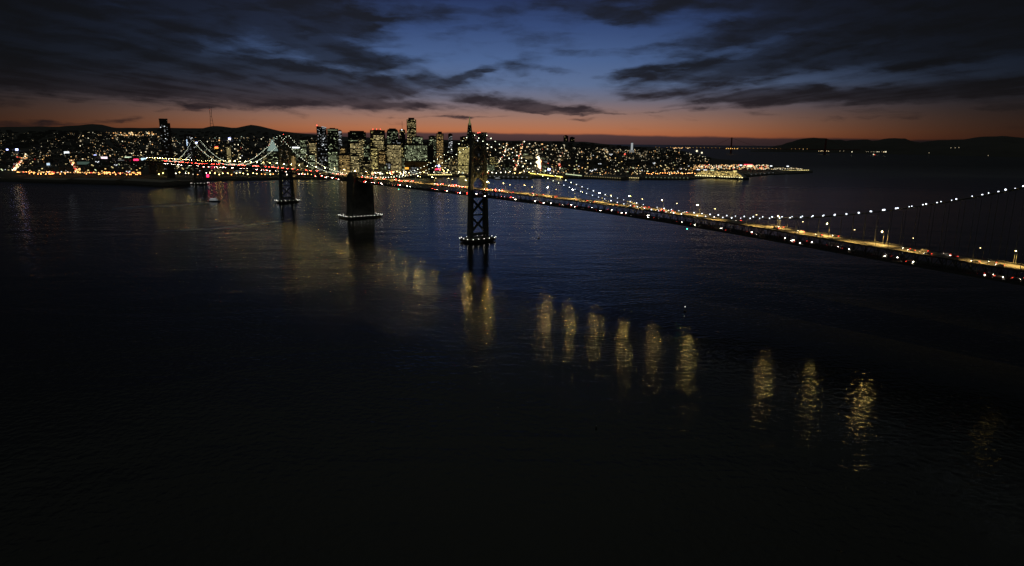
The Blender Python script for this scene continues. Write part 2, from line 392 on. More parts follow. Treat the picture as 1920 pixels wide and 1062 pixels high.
# wakes: churned water lying on the surface
mk = mw.copy(); mk.name = 'churned water'
for n_ in mk.node_tree.nodes:
    if n_.type == 'BSDF_GLOSSY':
        for l_ in list(n_.inputs['Roughness'].links): mk.node_tree.links.remove(l_)
        n_.inputs['Roughness'].default_value = .33
    if n_.type == 'BSDF_DIFFUSE': n_.inputs['Color'].default_value = (.02, .024, .024, 1)
for pts in ([(396, 380.5, 1.0), (360, 383, 2.4), (320, 386, 3.2), (270, 388, 3.6), (210, 392, 3)], [(545, 414, .6), (500, 418, 1.8), (450, 424, 2.2), (400, 429, 2.2), (340, 432, 1.6), (290, 434, .8)],
            [(1180, 421, .8), (1100, 416, 1.6), (1020, 413, 1.6), (960, 412, .8)]):
    up = [on_z(x, y - t_ / 2, .05) for x, y, t_ in pts]; dn = [on_z(x, y + t_ / 2, .05) for x, y, t_ in pts]; k = len(pts)
    w = MB(); w.add(up + dn, [(i + 1, i, k + i, k + i + 1) for i in range(k - 1)]); tag(w.build('wake', mk), kind='stuff')

# ------------------------------------------------------------------ suspension bridge
BH = 2.46149
U = Vector((math.sin(BH), math.cos(BH), 0)); N = Vector((U.y, -U.x, 0)); B0 = Vector((-270.11, 1189.84, 0))
rzB = math.atan2(U.y, U.x)
def bp_(s, n, z): return B0 + U * s + N * n + Vector((0, 0, z))
ZT = [(-1800, 52), (-1400, 58), (-1058, 61.5), (-700, 69), (-354, 73), (0, 71.3), (354, 71.8), (600, 70), (745, 65.8), (850, 61), (950, 56.8), (1058, 52.5), (1412, 46)]
def deck(s):
    for i in range(len(ZT) - 1):
        if s <= ZT[i + 1][0]:
            a, b_ = ZT[i], ZT[i + 1]
            m0 = (b_[1] - ZT[max(i - 1, 0)][1]) / (b_[0] - ZT[max(i - 1, 0)][0])
            c_ = ZT[min(i + 2, len(ZT) - 1)]; m1 = (c_[1] - a[1]) / (c_[0] - a[0])
            h_ = b_[0] - a[0]; k = (s - a[0]) / h_
            return (2*k**3-3*k*k+1)*a[1] + (k**3-2*k*k+k)*h_*m0 + (-2*k**3+3*k*k)*b_[1] + (k**3-k*k)*h_*m1
    return ZT[-1][1]
TOW = {-1058: 130, -354: 144, 354: 144.5, 1058: 145}
LOW = {-706: 68.5, 706: 67.7}
def cable_z(s):
    if -1058 <= s <= -354 or 354 <= s <= 1058:
        m_ = -706 if s < 0 else 706; a = s - m_
        zl, zr = TOW[m_ - 352], TOW[m_ + 352]
        return LOW[m_] + ((zl + zr) / 2 - LOW[m_]) / 352 ** 2 * a * a + (zr - zl) / 2 / 352 * a
    if -354 < s < 354: k = abs(s) / 354; return 77 + k * (144.2 - 77) - 4 * k * (1 - k) * 27
    k = (abs(s) - 1058) / 354; zt = TOW[1058 if s > 0 else -1058]; e = deck(math.copysign(1412, s)) + 3
    return zt + k * (e - zt) - 4 * k * (1 - k) * 24
bridge = tag(empty('suspension_bridge', B0, rzB), 'long double-deck suspension bridge strung with white cable lights across the dark bay', 'bridge')
bridge_mats = []
def loc(s, n, z): return (s, -n, z)              # bridge space: x runs along the deck, the camera is on the +n side
# decks
def strip(name, m_, zoff, n0, n1, thick, s0=-1800, s1=1412, step=25):
    w = MB(); k = int((s1 - s0) / step); vs = []
    for i in range(k + 1):
        s = s0 + (s1 - s0) * i / k; z = deck(s) + zoff
        vs += [loc(s, n0, z), loc(s, n1, z), loc(s, n1, z - thick), loc(s, n0, z - thick)]
    fs = [(i * 4 + a, i * 4 + (a + 1) % 4, (i + 1) * 4 + (a + 1) % 4, (i + 1) * 4 + a) for i in range(k) for a in range(4)]
    fs += [(3, 2, 1, 0), tuple(k * 4 + a for a in range(4))]
    w.add(vs, fs); return w
strip('upper_deck', M_asph, 0, -9.2, 9.2, .6).build('upper_deck', M_asph, bridge)
strip('lower_deck', M_asph, -8.3, -9.2, 9.2, .6).build('lower_deck', M_asph, bridge)
w = MB()
for zo in (0.004, -8.296):
    for n in (-5.4, -1.8, 1.8, 5.4):
        s = -1400
        while s < 1400:
            z0 = deck(s) + zo; z1 = deck(s + 3) + zo
            w.add([loc(s, n - .12, z0), loc(s + 3, n - .12, z1), loc(s + 3, n + .12, z1), loc(s, n + .12, z0)], [(0, 1, 2, 3)])
            s += 14.6
tag(w.build('lane_marking', M_line, bridge), kind='stuff')
for sgn in (1, -1):
    n = 10.2 * sgn
    w = MB(); s = -1800
    w.add(*(lambda q_: (q_.v, q_.f))(strip('', None, -.05, n - .45, n + .45, .9)))
    w.add(*(lambda q_: (q_.v, q_.f))(strip('', None, -8.2, n - .45, n + .45, 1.6)))
    while s < 1412:
        a, c = deck(s), deck(s + 9.15); mz = s + 4.575
        w.beam(loc(s, n, a - .5), loc(s, n, a - 8.6), .5)
        w.beam(loc(s, n, a - 8.6), loc(mz, n, (a + c) / 2 - .5), .4); w.beam(loc(mz, n, (a + c) / 2 - .5), loc(s + 9.15, n, c - 8.6), .4)
        s += 9.15
    w.build('stiffening_truss', M_dark, bridge)
    w = MB()
    for zo in (1.15, .65):
        for i in range(0, 128):
            s = -1800 + i * 25; w.beam(loc(s, n * .945, deck(s) + zo), loc(s + 25, n * .945, deck(s + 25) + zo), .14)
    s = -1800
    while s < 1412: w.beam(loc(s, n * .945, deck(s)), loc(s, n * .945, deck(s) + 1.15), .12); s += 4.57
    w.build('railing', M_steel, bridge)
# floor beams under both decks
w = MB(); s = -1800
while s < 1412:
    for zo in (-.95, -9.25): w.beam(loc(s, -9.7, deck(s) + zo), loc(s, 9.7, deck(s) + zo), .4, .7)
    s += 9.15
tag(w.build('floor_beam', M_dark, bridge), kind='stuff')
# towers
def leg_at(sg, z, top): k = z / top; return 13.4 - 3.4 * min(1, k)
for s0, top in TOW.items():
    tw = empty('bridge_tower', (s0, 0, 0), 0, bridge)
    for sg in (1, -1):
        w = MB()
        zs = [6, 30, 58, 78, 110, top]
        for a, c in zip(zs, zs[1:]):
            na, nc = leg_at(sg, a, top), leg_at(sg, c, top); wa, wc = 2.9 - .9 * a / top, 2.9 - .9 * c / top
            la, lc = 3.6 - 1.1 * a / top, 3.6 - 1.1 * c / top
            P_ = lambda nn, ww, ll: [(-ll, -sg * nn - ww), (ll, -sg * nn - ww), (ll, -sg * nn + ww), (-ll, -sg * nn + ww)]
            w.prism(P_(na, wa, la), a, c, P_(nc, wc, lc))
        w.box(-3.2, -sg * 10 - 2.6, top, 3.2, -sg * 10 + 2.6, top + 2.2)
        w.build('tower_leg', M_steel, tw)
    d = deck(s0)
    def xb(z0, z1):
        a, c = leg_at(1, z0, top), leg_at(1, z1, top)
        for sg in (1, -1):
            w = MB()
            for xx in (-1.6, 1.6): w.beam((xx, sg * a, z0), (xx, -sg * c, z1), 1.0, 1.5)
            w.build('cross_brace', M_steel, tw)
    def strut(z, h=2.6):
        a = leg_at(1, z, top); w = MB(); w.box(-2, -a, z - h / 2, 2, a, z + h / 2); w.build('strut', M_steel, tw)
    zb = d - 11
    strut(10, 4); strut(zb, 2.4); strut((10 + zb) / 2 + 1, 1.6); xb(12, (10 + zb) / 2); xb((10 + zb) / 2 + 2, zb - 1)
    strut(top - 1.5, 3); hh = (top - 3 - d - 7)
    for k in range(3): xb(d + 7 + hh * k / 3, d + 7 + hh * (k + 1) / 3); 
    for k in range(1, 3): strut(d + 7 + hh * k / 3, 1.2)
    # pier and fender
    w = MB(); w.prism([(-11, -19), (11, -19), (11, 19), (-11, 19)], -3, 6, [(-8.5, -16.5), (8.5, -16.5), (8.5, 16.5), (-8.5, 16.5)])
    w.build('pier', M_conc, tw)
    ring = [(-14, -18), (-9, -24), (9, -24), (14, -18), (14, 18), (9, 24), (-9, 24), (-14, 18)]
    w = MB(); w.prism(ring, 1.0, 4.2); w.build('fender', M_timber, tw)
    ms = MB(); ms.ball((0, 0, 0), .38, 6, 4); me = ms.mesh('pier_light', L_pier)
    for i in range(8):
        a, c = Vector(ring[i]), Vector(ring[(i + 1) % 8]); k = max(1, round((c - a).length / 8.0))
        for j in range(k):
            p = a + (c - a) * (j / k); part('pier_light', me, tw, (p.x, p.y, 5.2))
# centre anchorage
an = empty('anchorage', (0, 0, 0), 0, bridge)
w = MB(); w.prism([(-14.2, -24), (14.2, -24), (14.2, 22), (-14.2, 22)], -3, 10, [(-13.4, -22), (13.4, -22), (13.4, 20.4), (-13.4, 20.4)])
w.prism([(-13.1, -21.4), (13.1, -21.4), (13.1, 20), (-13.1, 20)], 10, 60, [(-12.5, -20), (12.5, -20), (12.5, 19), (-12.5, 19)])
w.build('anchorage_block', M_conc, an)
w = MB()
for n0, n1 in ((9.6, 19), (-19, -10.9)): w.box(-12, -n1, 60, 12, -n0, 75)
w.prism([(-9, -19), (9, -19), (9, -9.6), (-9, -9.6)], 75, 79.5, [(-5, -17), (5, -17), (5, -11), (-5, -11)])
w.prism([(-9, 10.9), (9, 10.9), (9, 19), (-9, 19)], 75, 79.5, [(-5, 12), (5, 12), (5, 17), (-5, 17)])
w.build('cable_housing', M_conc, an)
ring = [(-22, -30), (-17, -35), (17, -35), (22, -30), (22, 28), (17, 33), (-17, 33), (-22, 28)]
w = MB(); w.prism(ring, 1, 4); w.build('fender', M_timber, an)
for i in range(8):
    a, c = Vector(ring[i]), Vector(ring[(i + 1) % 8]); k = max(1, round((c - a).length / 6.6))
    for j in range(k):
        p = a + (c - a) * (j / k); part('pier_light', me, an, (p.x, p.y, 5.0))
# city-side anchorage pier of the viaduct
for s0 in (-1412, -1560, -1700):
    w = MB(); w.prism([(s0 - 6, -12), (s0 + 6, -12), (s0 + 6, 12), (s0 - 6, 12)], -3, deck(s0) - 10, [(s0 - 4, -10.5), (s0 + 4, -10.5), (s0 + 4, 10.5), (s0 - 4, 10.5)])
    w.build('viaduct_pier', M_conc, bridge)
# cables, their lights and the hangers
bulbs = []
for sg in (1, -1):
    for a, c in ((-1412, 0), (0, 1412)):
        pts = [loc(a + (c - a) * i / 120, 10 * sg, cable_z(a + (c - a) * i / 120)) for i in range(121)]
        cb = MB().tube(pts, .42, 6).build('main_cable', M_steel, bridge, True)
        s = a + 4.0
        while s < c:
            if abs(s) > 30 and cable_z(s) > deck(s) - .5: bulbs.append((s, sg, cb))
            s += 9.14
rr_b = random.Random(21)
vis = lambda s: proj(bp_(s, 0, 80))[0] < 2000
bulbs.sort(key=lambda b_: (bp_(b_[0], 0, 0)).length if vis(b_[0]) else 1e6)
cbm = [MB().ball((0, 0, 0), r0, 6, 4).mesh('cable_light', L_cable) for r0 in (.34, .44, .50, .60)]
far = MB()
for i, (s, sg, cb) in enumerate(bulbs):
    p = loc(s, 10 * sg, cable_z(s) + .9)
    if rr_b.random() < .03: continue
    if i < 100: link('cable_light', rr_b.choice(cbm), cb, p)
    else: far.ball(p, (.42 if s > 0 else .40) * rr_b.uniform(.7, 1.2), 5, 4)
tag(far.build('cable_light', L_cabley, bridge), kind='stuff')
hang = []
for sg in (1, -1):
    s = -1400
    while s < 1400:
        if abs(s) > 20 and all(abs(s - t_) > 8 for t_ in TOW) and cable_z(s) > deck(s) + 1.5: hang.append((s, sg))
        s += 9.14 if s > 700 else 18.3
hang.sort(key=lambda h_: -(cable_z(h_[0]) - deck(h_[0])) / bp_(h_[0], 0, 0).length if vis(h_[0]) and h_[0] > 400 else 0)
far = MB()
for i, (s, sg) in enumerate(hang):
    ww = MB() if i < 100 else far
    ww.beam(loc(s, 10 * sg, deck(s) - .5), loc(s, 10 * sg, cable_z(s)), .22 if s > 600 else .16)
    if i < 100: ww.build('suspender', M_steel, bridge)
tag(far.build('suspender', M_steel, bridge), kind='stuff')
# red beacons on the tower tops and a green navigation lamp under the deck
for s in (-354, 354):
    MB().ball(loc(s, 0, TOW[s] + 1.5), .6, 6, 4).build('beacon', L_beacon, bridge)
for s in (154, 706):
    MB().ball(loc(s, 9.5, deck(s) - 12.2), .6, 6, 4).build('navigation_light', L_green, bridge)

# ------------------------------------------------------------------ street lamps on the bridge
def make_lamp():
    root = empty('street_lamp')
    w = MB(); w.tube([(0, 0, 0), (0, 0, 8.2), (.3, 0, 9.3), (1.0, 0, 9.9), (3.6, 0, 10.1)], .11, 6); part('post', w.mesh('post', M_steel), root)
    w = MB(); w.prism([(3.4, -.3), (4.6, -.22), (4.6, .22), (3.4, .3)], 10.02, 10.27); w.box(3.1, -.6, 9.3, 3.17, .6, 9.88); part('lamp_housing', w.mesh('lamp_housing', M_dark), root)  # upright plate behind the bowl added to block its light toward the water
    w = MB(); w.ball((3.9, 0, 9.86), .42, 8, 5, .55); part('lamp_bowl', w.mesh('lamp_bowl', L_lamp), root)
    return root
lamp0 = make_lamp(); first = True
LV = [(.10, lit('faint lamp glow', (1, .70, .18), 45)), (.35, lit('weak lamp glow', (1, .70, .18), 400)), (.7, lit('medium lamp glow', (1, .66, .18), 760)), (1.0, L_lamp), (1.6, lit('bright lamp glow', (1, .68, .18), 1700))]  # bowl emission stepped per lamp to set its streak on the water
BOWL = [MB().ball((3.9, 0, 9.86), .42, 8, 5, .55).mesh('lamp_bowl', m_) for _, m_ in LV]
OUT = [(959, 0), (873, 2), (829, 1), (787, 2), (705, 3), (662, 2), (619, 3), (575, 3), (532, 3), (489, 4), (445, 0), (400, 0), (357, 4), (314, 4), (271, 0), (230, 1), (186, 4), (143, 3), (100, 3), (57, 2), (14, 1),
       (-30, 3), (-73, 4), (-116, 4), (-159, 2), (-200, 1), (-243, 3), (-286, 3), (-329, 2)]
down = bpy.data.lights.new('lamp_beam', 'SPOT'); down.energy = 32000; down.color = (1, .60, .15); down.spot_size = math.radians(118); down.spot_blend = .4; down.shadow_soft_size = .3
shaded_far = MB().ball((3.9, 0, 9.86), .5, 8, 5, .7).mesh('lamp_bowl', lit('far approach lamp bowl', (1, .80, .25), 34, False))
shaded = MB().ball((3.9, 0, 9.86), .42, 8, 5, .55).mesh('lamp_bowl', lit('shaded lamp bowl', (1, .74, .32), 16, False))
lamps = []; rr2 = random.Random(11)
k = -58
while 705 + 43.2 * k < 970:
    s = 705 + 43.2 * k; k += 1
    if abs(s - 748.2) < 5 or abs(s - 916) < 8: continue
    if s > 760: s -= 2.5
    lamps.append((s, -1))
k = -56
while 732.6 + 43.2 * k < 1100:
    s = 732.6 + 43.2 * k; k += 1; lamps.append((s - (.02 * (s - 732) if s > 740 else 0), 1))
for s, sg in lamps:
    if any(abs(s - t_) < 6 for t_ in TOW): s += 8
    o = lamp0 if first else copy_tree(lamp0); first = False
    lvl = next((v_ for u_, v_ in OUT if abs(u_ - s) < 14), rr2.choice((0, 1, 1, 2)))
    if sg < 0:
        for c_ in list(o.children):
            if c_.name.startswith('lamp_bowl'): c_.data = BOWL[lvl]
            if c_.name.startswith('post') and s > -100: link('lamp_beam', down, o, (3.9, 0, 9.35))
    if sg > 0:
        for c_ in list(o.children): 
            if c_.name.startswith('lamp_bowl'):
                c_.data = shaded if s > -100 else shaded_far
                if s > -100:
                    sp_ = link('lamp_beam', down, o, (3.9, 0, 9.6))      # the near row has shielded, dimmer bowls
    o.location = bp_(s, 9.65 * sg, deck(s)); o.rotation_euler[2] = math.atan2(-N.y * sg, -N.x * sg)
    tag(o, 'tall yellow street lamp on the far edge of the bridge deck' if sg < 0 else 'tall yellow street lamp on the near edge of the bridge deck', 'street lamp',
        'street lamps on the far edge of the bridge' if sg < 0 else 'street lamps on the near edge of the bridge')

# ------------------------------------------------------------------ cars
def car_body(wd, ln, prof):
    w = MB(); vs = []
    for y in (-wd / 2, wd / 2):
        vs += [(x * ln, y * (.86 if z > .95 else 1), z) for x, z in prof]
    n = len(prof); w.add(vs, [tuple(range(n)), tuple(range(2 * n - 1, n - 1, -1))] + [(i, i + n, (i + 1) % n + n, (i + 1) % n) for i in range(n)])
    return w
SEDAN = [(-.5, .35), (.5, .35), (.5, .72), (.46, .86), (.2, .95), (.06, 1.42), (-.24, 1.44), (-.38, 1.0), (-.49, .92)]
VAN = [(-.5, .4), (.5, .4), (.5, .9), (.42, 1.1), (.3, 1.85), (.2, 1.95), (-.49, 1.95), (-.5, 1.0)]
TRUCK = [(-.5, .6), (.5, .6), (.5, 1.5), (.48, 2.6), (.38, 2.65), (.36, 3.3), (-.5, 3.3)]
def make_car(kind, paint):
    prof, wd, ln = {'sedan': (SEDAN, 1.8, 4.6), 'van': (VAN, 1.95, 5.0), 'truck': (TRUCK, 2.4, 9.0)}[kind]
    root = empty({'sedan': 'car', 'van': 'van', 'truck': 'box_truck'}[kind])
    part('body', car_body(wd, ln, prof).mesh('body', paint), root)
    for x in (-.32, .32):
        for y in (-1, 1):
            w = MB(); w.tube([(x * ln, y * (wd / 2 - .2), .34), (x * ln, y * (wd / 2 + .02), .34)], .34, 10); part('wheel', w.mesh('wheel', M_rubber), root)
    hz = prof[2][1]
    w = MB()
    if kind == 'sedan':
        for y in (-1, 1): w.add([(.17 * ln, y * .80, .99), (.05 * ln, y * .80, 1.36), (-.23 * ln, y * .80, 1.38), (-.34 * ln, y * .80, 1.02)], [(0, 1, 2, 3)])
        w.add([(.205 * ln, -.7, .99), (.205 * ln, .7, .99), (.075 * ln, .66, 1.39), (.075 * ln, -.66, 1.39)], [(0, 1, 2, 3)])
        w.add([(-.385 * ln, -.7, 1.03), (-.385 * ln, .7, 1.03), (-.255 * ln, .66, 1.4), (-.255 * ln, -.66, 1.4)], [(0, 1, 2, 3)])
    else:
        x = .5 if kind == 'truck' else .425
        w.add([(x * ln + .02, -wd * .4, hz + (.1 if kind == 'truck' else .25)), (x * ln + .02, wd * .4, hz + (.1 if kind == 'truck' else .25)),
               ((x - .1 if kind == 'van' else x) * ln + .03, wd * .38, hz + .9), ((x - .1 if kind == 'van' else x) * ln + .03, -wd * .38, hz + .9)], [(0, 1, 2, 3)])
    part('windscreen', w.mesh('windscreen', M_carglass), root)
    for y in (-1, 1):
        w = MB(); w.box(.5 * ln - .05, y * wd * .36 - .2, .6, .5 * ln + .05, y * wd * .36 + .2, .85); part('headlight', w.mesh('headlight', L_head), root)
        w = MB(); w.box(-.5 * ln - .06, y * wd * .36 - .25, .72, -.5 * ln + .05, y * wd * .36 + .25, 1.02); part('tail_light', w.mesh('tail_light', L_tail), root)
    return root
def far_car(paint):
    w = car_body(1.8, 4.6, SEDAN)
    w.m = 1; w.box(2.25, -.85, .55, 2.42, -.35, .95); w.box(2.25, .35, .55, 2.42, .85, .95)
    w.m = 2; w.box(-2.42, -.85, .65, -2.25, -.3, 1.1); w.box(-2.42, .3, .65, -2.25, .85, 1.1)
    w.m = 3; w.box(-1.9, -.95, 0, -1.2, .95, .36); w.box(1.2, -.95, 0, 1.9, .95, .36)
    return w.mesh('car', [paint, L_head, L_tailf, M_rubber])
protos = [make_car('sedan', p) for p in CARCOL] + [make_car('van', CARCOL[0]), make_car('van', CARCOL[5]), make_car('truck', CARCOL[0])]
farm = [far_car(p) for p in CARCOL]
used = [False] * len(protos)
rr = random.Random(5)
def put_car(s, lane, upper):
    n = (-7.2, -3.6, 0, 3.6, 7.2)[lane]
    near = s > 430
    if near:
        i = rr.choices(range(9), (3, 3, 3, 1, 1, 3, 1, 1, 1.2))[0]
        o = copy_tree(protos[i]) if used[i] else protos[i]; used[i] = True
        kind = 'box truck' if i == 8 else 'van' if i > 5 else 'car'
    else:
        o = link('car', rr.choice(farm)); kind = 'car'
    o.location = bp_(s, n, deck(s) + (0 if upper else -8.3)); o.rotation_euler[2] = rzB + (math.pi if upper else 0)
    dk = 'upper' if upper else 'lower'
    L_ = ('%s showing red tail lights in the traffic heading away on the %s deck' if upper else '%s with bright headlights in the oncoming traffic on the %s deck') % (kind, dk)
    if near: L_ = L_.replace('heading', 'nearby, heading').replace('oncoming', 'nearby oncoming')
    tag(o, L_, kind, '%ss on the %s deck of the bridge%s' % (kind, dk, ', right half' if near else ''))
occ = {}
def traffic(count, upper, s0, s1, bias):
    done = 0; tries = 0
    while done < count and tries < 9000:
        tries += 1
        s = s0 + (s1 - s0) * (rr.random() ** bias); lane = rr.randrange(5)
        if any(abs(s - q_) < 13 for q_ in occ.setdefault((upper, lane), [])): continue
        occ[(upper, lane)].append(s); put_car(s, lane, upper); done += 1
traffic(108, True, -1500, 430, 1.15); traffic(44, True, 430, 990, 1)
traffic(96, False, -1500, 430, .9); traffic(44, False, 430, 990, 1)
for i, u_ in enumerate(used):
    if not u_:
        for c_ in kids(protos[i]): bpy.data.objects.remove(c_)
        bpy.data.objects.remove(protos[i])

# ------------------------------------------------------------------ downtown towers
def ground(px, D):
    """height of the land under a bearing at forward distance D"""
    lo, hi = 0.0, 1.0
    for _ in range(16):
        m_ = (lo + hi) / 2
        if land(px, m_).y < D: lo = m_
        else: hi = m_
    return land(px, lo).z
WMESH = {}
def win_quads(w, W, Dp, z0, z1, bay, fl, frac, band, rnd, prob_fn=None, taper=None):
    """lit window panes, standing just proud of the front and side faces; returns list of (face index data)"""
    out = []
    nz = max(1, int((z1 - z0) / fl))
    faces = [('f', W), ('l', Dp), ('r', Dp)]
    for side, ln in faces:
        nx = max(1, int((ln - 1) / bay)); off = -nx * bay / 2
        for j in range(nz):
            full = rnd.random() < band; dark = rnd.random() < .12
            for i in range(nx):
                p = (.92 if full else 0 if dark else frac * (.6 if side != 'f' else 1))
                if rnd.random() > p: continue
                a = off + i * bay + bay * .12; b2 = a + bay * .76; zz = z0 + j * fl + fl * .28
                lv = rnd.choices((0, 1, 2), (6, 4, .9))[0]
                if full: lv = max(1, lv) if rnd.random() < .7 else lv
                out.append((side, a, b2, zz, zz + fl * .52, lv))
    return out
def quad_of(side, a, b2, z0, z1, W, Dp, e=.25):
    if side == 'f': return [(a, -Dp / 2 - e, z0), (b2, -Dp / 2 - e, z0), (b2, -Dp / 2 - e, z1), (a, -Dp / 2 - e, z1)]
    x = (-W / 2 - e) if side == 'l' else (W / 2 + e)
    q_ = [(x, a, z0), (x, b2, z0), (x, b2, z1), (x, a, z1)]
    return q_ if side == 'r' else q_[::-1]
def tower(name, label, px0, px1, ytop, D, wall=0, win='warm', frac=.4, band=.15, split=0, steps=(), group=None, cat='building', shape='box', bay=4.6, fl=4.0, ratio=.8, rz=None, z_lit=(0, 1)):
    rnd = random.Random(int(px0 * 7 + D))
    c = (px0 + px1) / 2; a = on_y(px0, ytop, D); b2 = on_y(px1, ytop, D)
    W = (b2.x - a.x); gz = ground(c, D) - 1.5; Dp = W * ratio
    top = on_y(c, ytop, D).z
    pos = Vector(((a.x + b2.x) / 2, D + Dp / 2, gz)); hgt_ = top - gz
    ang = math.atan2(pos.x, pos.y)
    root = empty(name, pos, -ang + (rz or 0))
    tag(root, label, cat, group)
    W *= math.cos(ang)
    w = MB(); zt = hgt_ - sum(s_[1] for s_ in steps)
    if shape == 'round':
        w.prism([(W / 2 * math.cos(6.2832 * i / 16), Dp / 2 * math.sin(6.2832 * i / 16)) for i in range(16)], 0, zt)
    elif shape == 'slant':
        x, y = W / 2, Dp / 2
        w.add([(-x, -y, 0), (x, -y, 0), (x, y, 0), (-x, y, 0), (-x, -y, zt), (x, -y, zt - W * .18), (x, y, zt - W * .18), (-x, y, zt)],
              [(3, 2, 1, 0), (4, 5, 6, 7), (0, 1, 5, 4), (1, 2, 6, 5), (2, 3, 7, 6), (3, 0, 4, 7)])
    else:
        w.box(-W / 2, -Dp / 2, 0, W / 2, Dp / 2, zt)
    part('wall', w.mesh('wall', WALL[wall]), root)
    w = MB(); z = zt
    for frac_w, h_ in steps:
        w.box(-W / 2 * frac_w, -Dp / 2 * frac_w, z + .01, W / 2 * frac_w, Dp / 2 * frac_w, z + h_); z += h_
    if not steps and shape == 'box':
        w.box(-W * .28, -Dp * .25, zt, W * .22, Dp * .3, zt + 4)
        w.prism([(-W / 2, -Dp / 2), (W / 2, -Dp / 2), (W / 2, -Dp / 2 + .5), (-W / 2, -Dp / 2 + .5)], zt, zt + 1.2)
    if w.v: part('roof', w.mesh('roof', M_roof if not steps else WALL[wall]), root)
    wl = []
    frac = min(.92, frac * 1.25)
    if frac or band:
        zl = zt - (W * .2 if shape == 'slant' else 2)
        wl = win_quads(w, W, Dp, 5 + z_lit[0] * zl, zl * z_lit[1], bay, fl, frac, band, rnd)
        if shape == 'round': wl = [q_ for q_ in wl if q_[0] == 'f' and abs(q_[1]) < W * .36]
    rnd.shuffle(wl)
    n_ind = min(100, len(wl)) if split else 0
    rest = MB()
    Dq = Dp
    for i, (side, x0, x1, z0, z1, lv) in enumerate(wl):
        if i < n_ind:
            key = (round(x1 - x0, 2), round(z1 - z0, 2), lv, win)
            if key not in WMESH:
                WMESH[key] = MB().box(-key[0] / 2, -.2, 0, key[0] / 2, 0, key[1]).mesh('window', WIN[win][lv])
            m_ = (x0 + x1) / 2
            if side == 'f': o = part('window', WMESH[key], root, (m_, -Dq / 2 - .02, z0))
            else:
                o = part('window', WMESH[key], root, ((-W / 2 - .02) if side == 'l' else (W / 2 + .02), m_, z0))
                o.rotation_euler[2] = -math.pi / 2 if side == 'l' else math.pi / 2
        else:
            rest.m = lv; rest.add(quad_of(side, x0, x1, z0, z1, W, Dq), [(0, 1, 2, 3)])
    if rest.v: tag(part('window', rest.mesh('window', WIN[win]), root), kind='stuff')
    root['w'] = W; root['h'] = zt
    return root, W, Dp, hgt_, zt
def addp(root, nm, w, m_): return part(nm, w.mesh(nm, m_), root)

# residential tower beside the bridge with its flat crown
r_, W, Dp, h_, zt = tower('apartment_tower', 'tall dark tower with a flat black crown, alone at the left end of the bridge', 295, 311, 225, 2740, 4, 'white', .10, 0, 1, ratio=.7)
w = MB(); w.box(-W * .52, -Dp * .52, zt + .02, W * .52, Dp * .52, zt + 5); addp(r_, 'crown', w, WALL[4])
w = MB(); w.box(W / 2, -Dp * .4, 0, W * .78, Dp * .4, zt * .94); addp(r_, 'wing', w, WALL[4])
r_, W, Dp, h_, zt = tower('apartment_tower', 'dark high-rise lit by two vertical blue-white light strips near its top', 341, 360, 254, 2950, 4, 'white', .12, 0, 0)
for x in (-.24, .26):
    w = MB(); w.box(W * x - 2, -Dp / 2 - .6, zt * .70, W * x + 1, -Dp / 2 - .1, zt * .88); addp(r_, 'light_strip', w, lit('pale blue strip', (.55, .75, 1), 1.3, False))
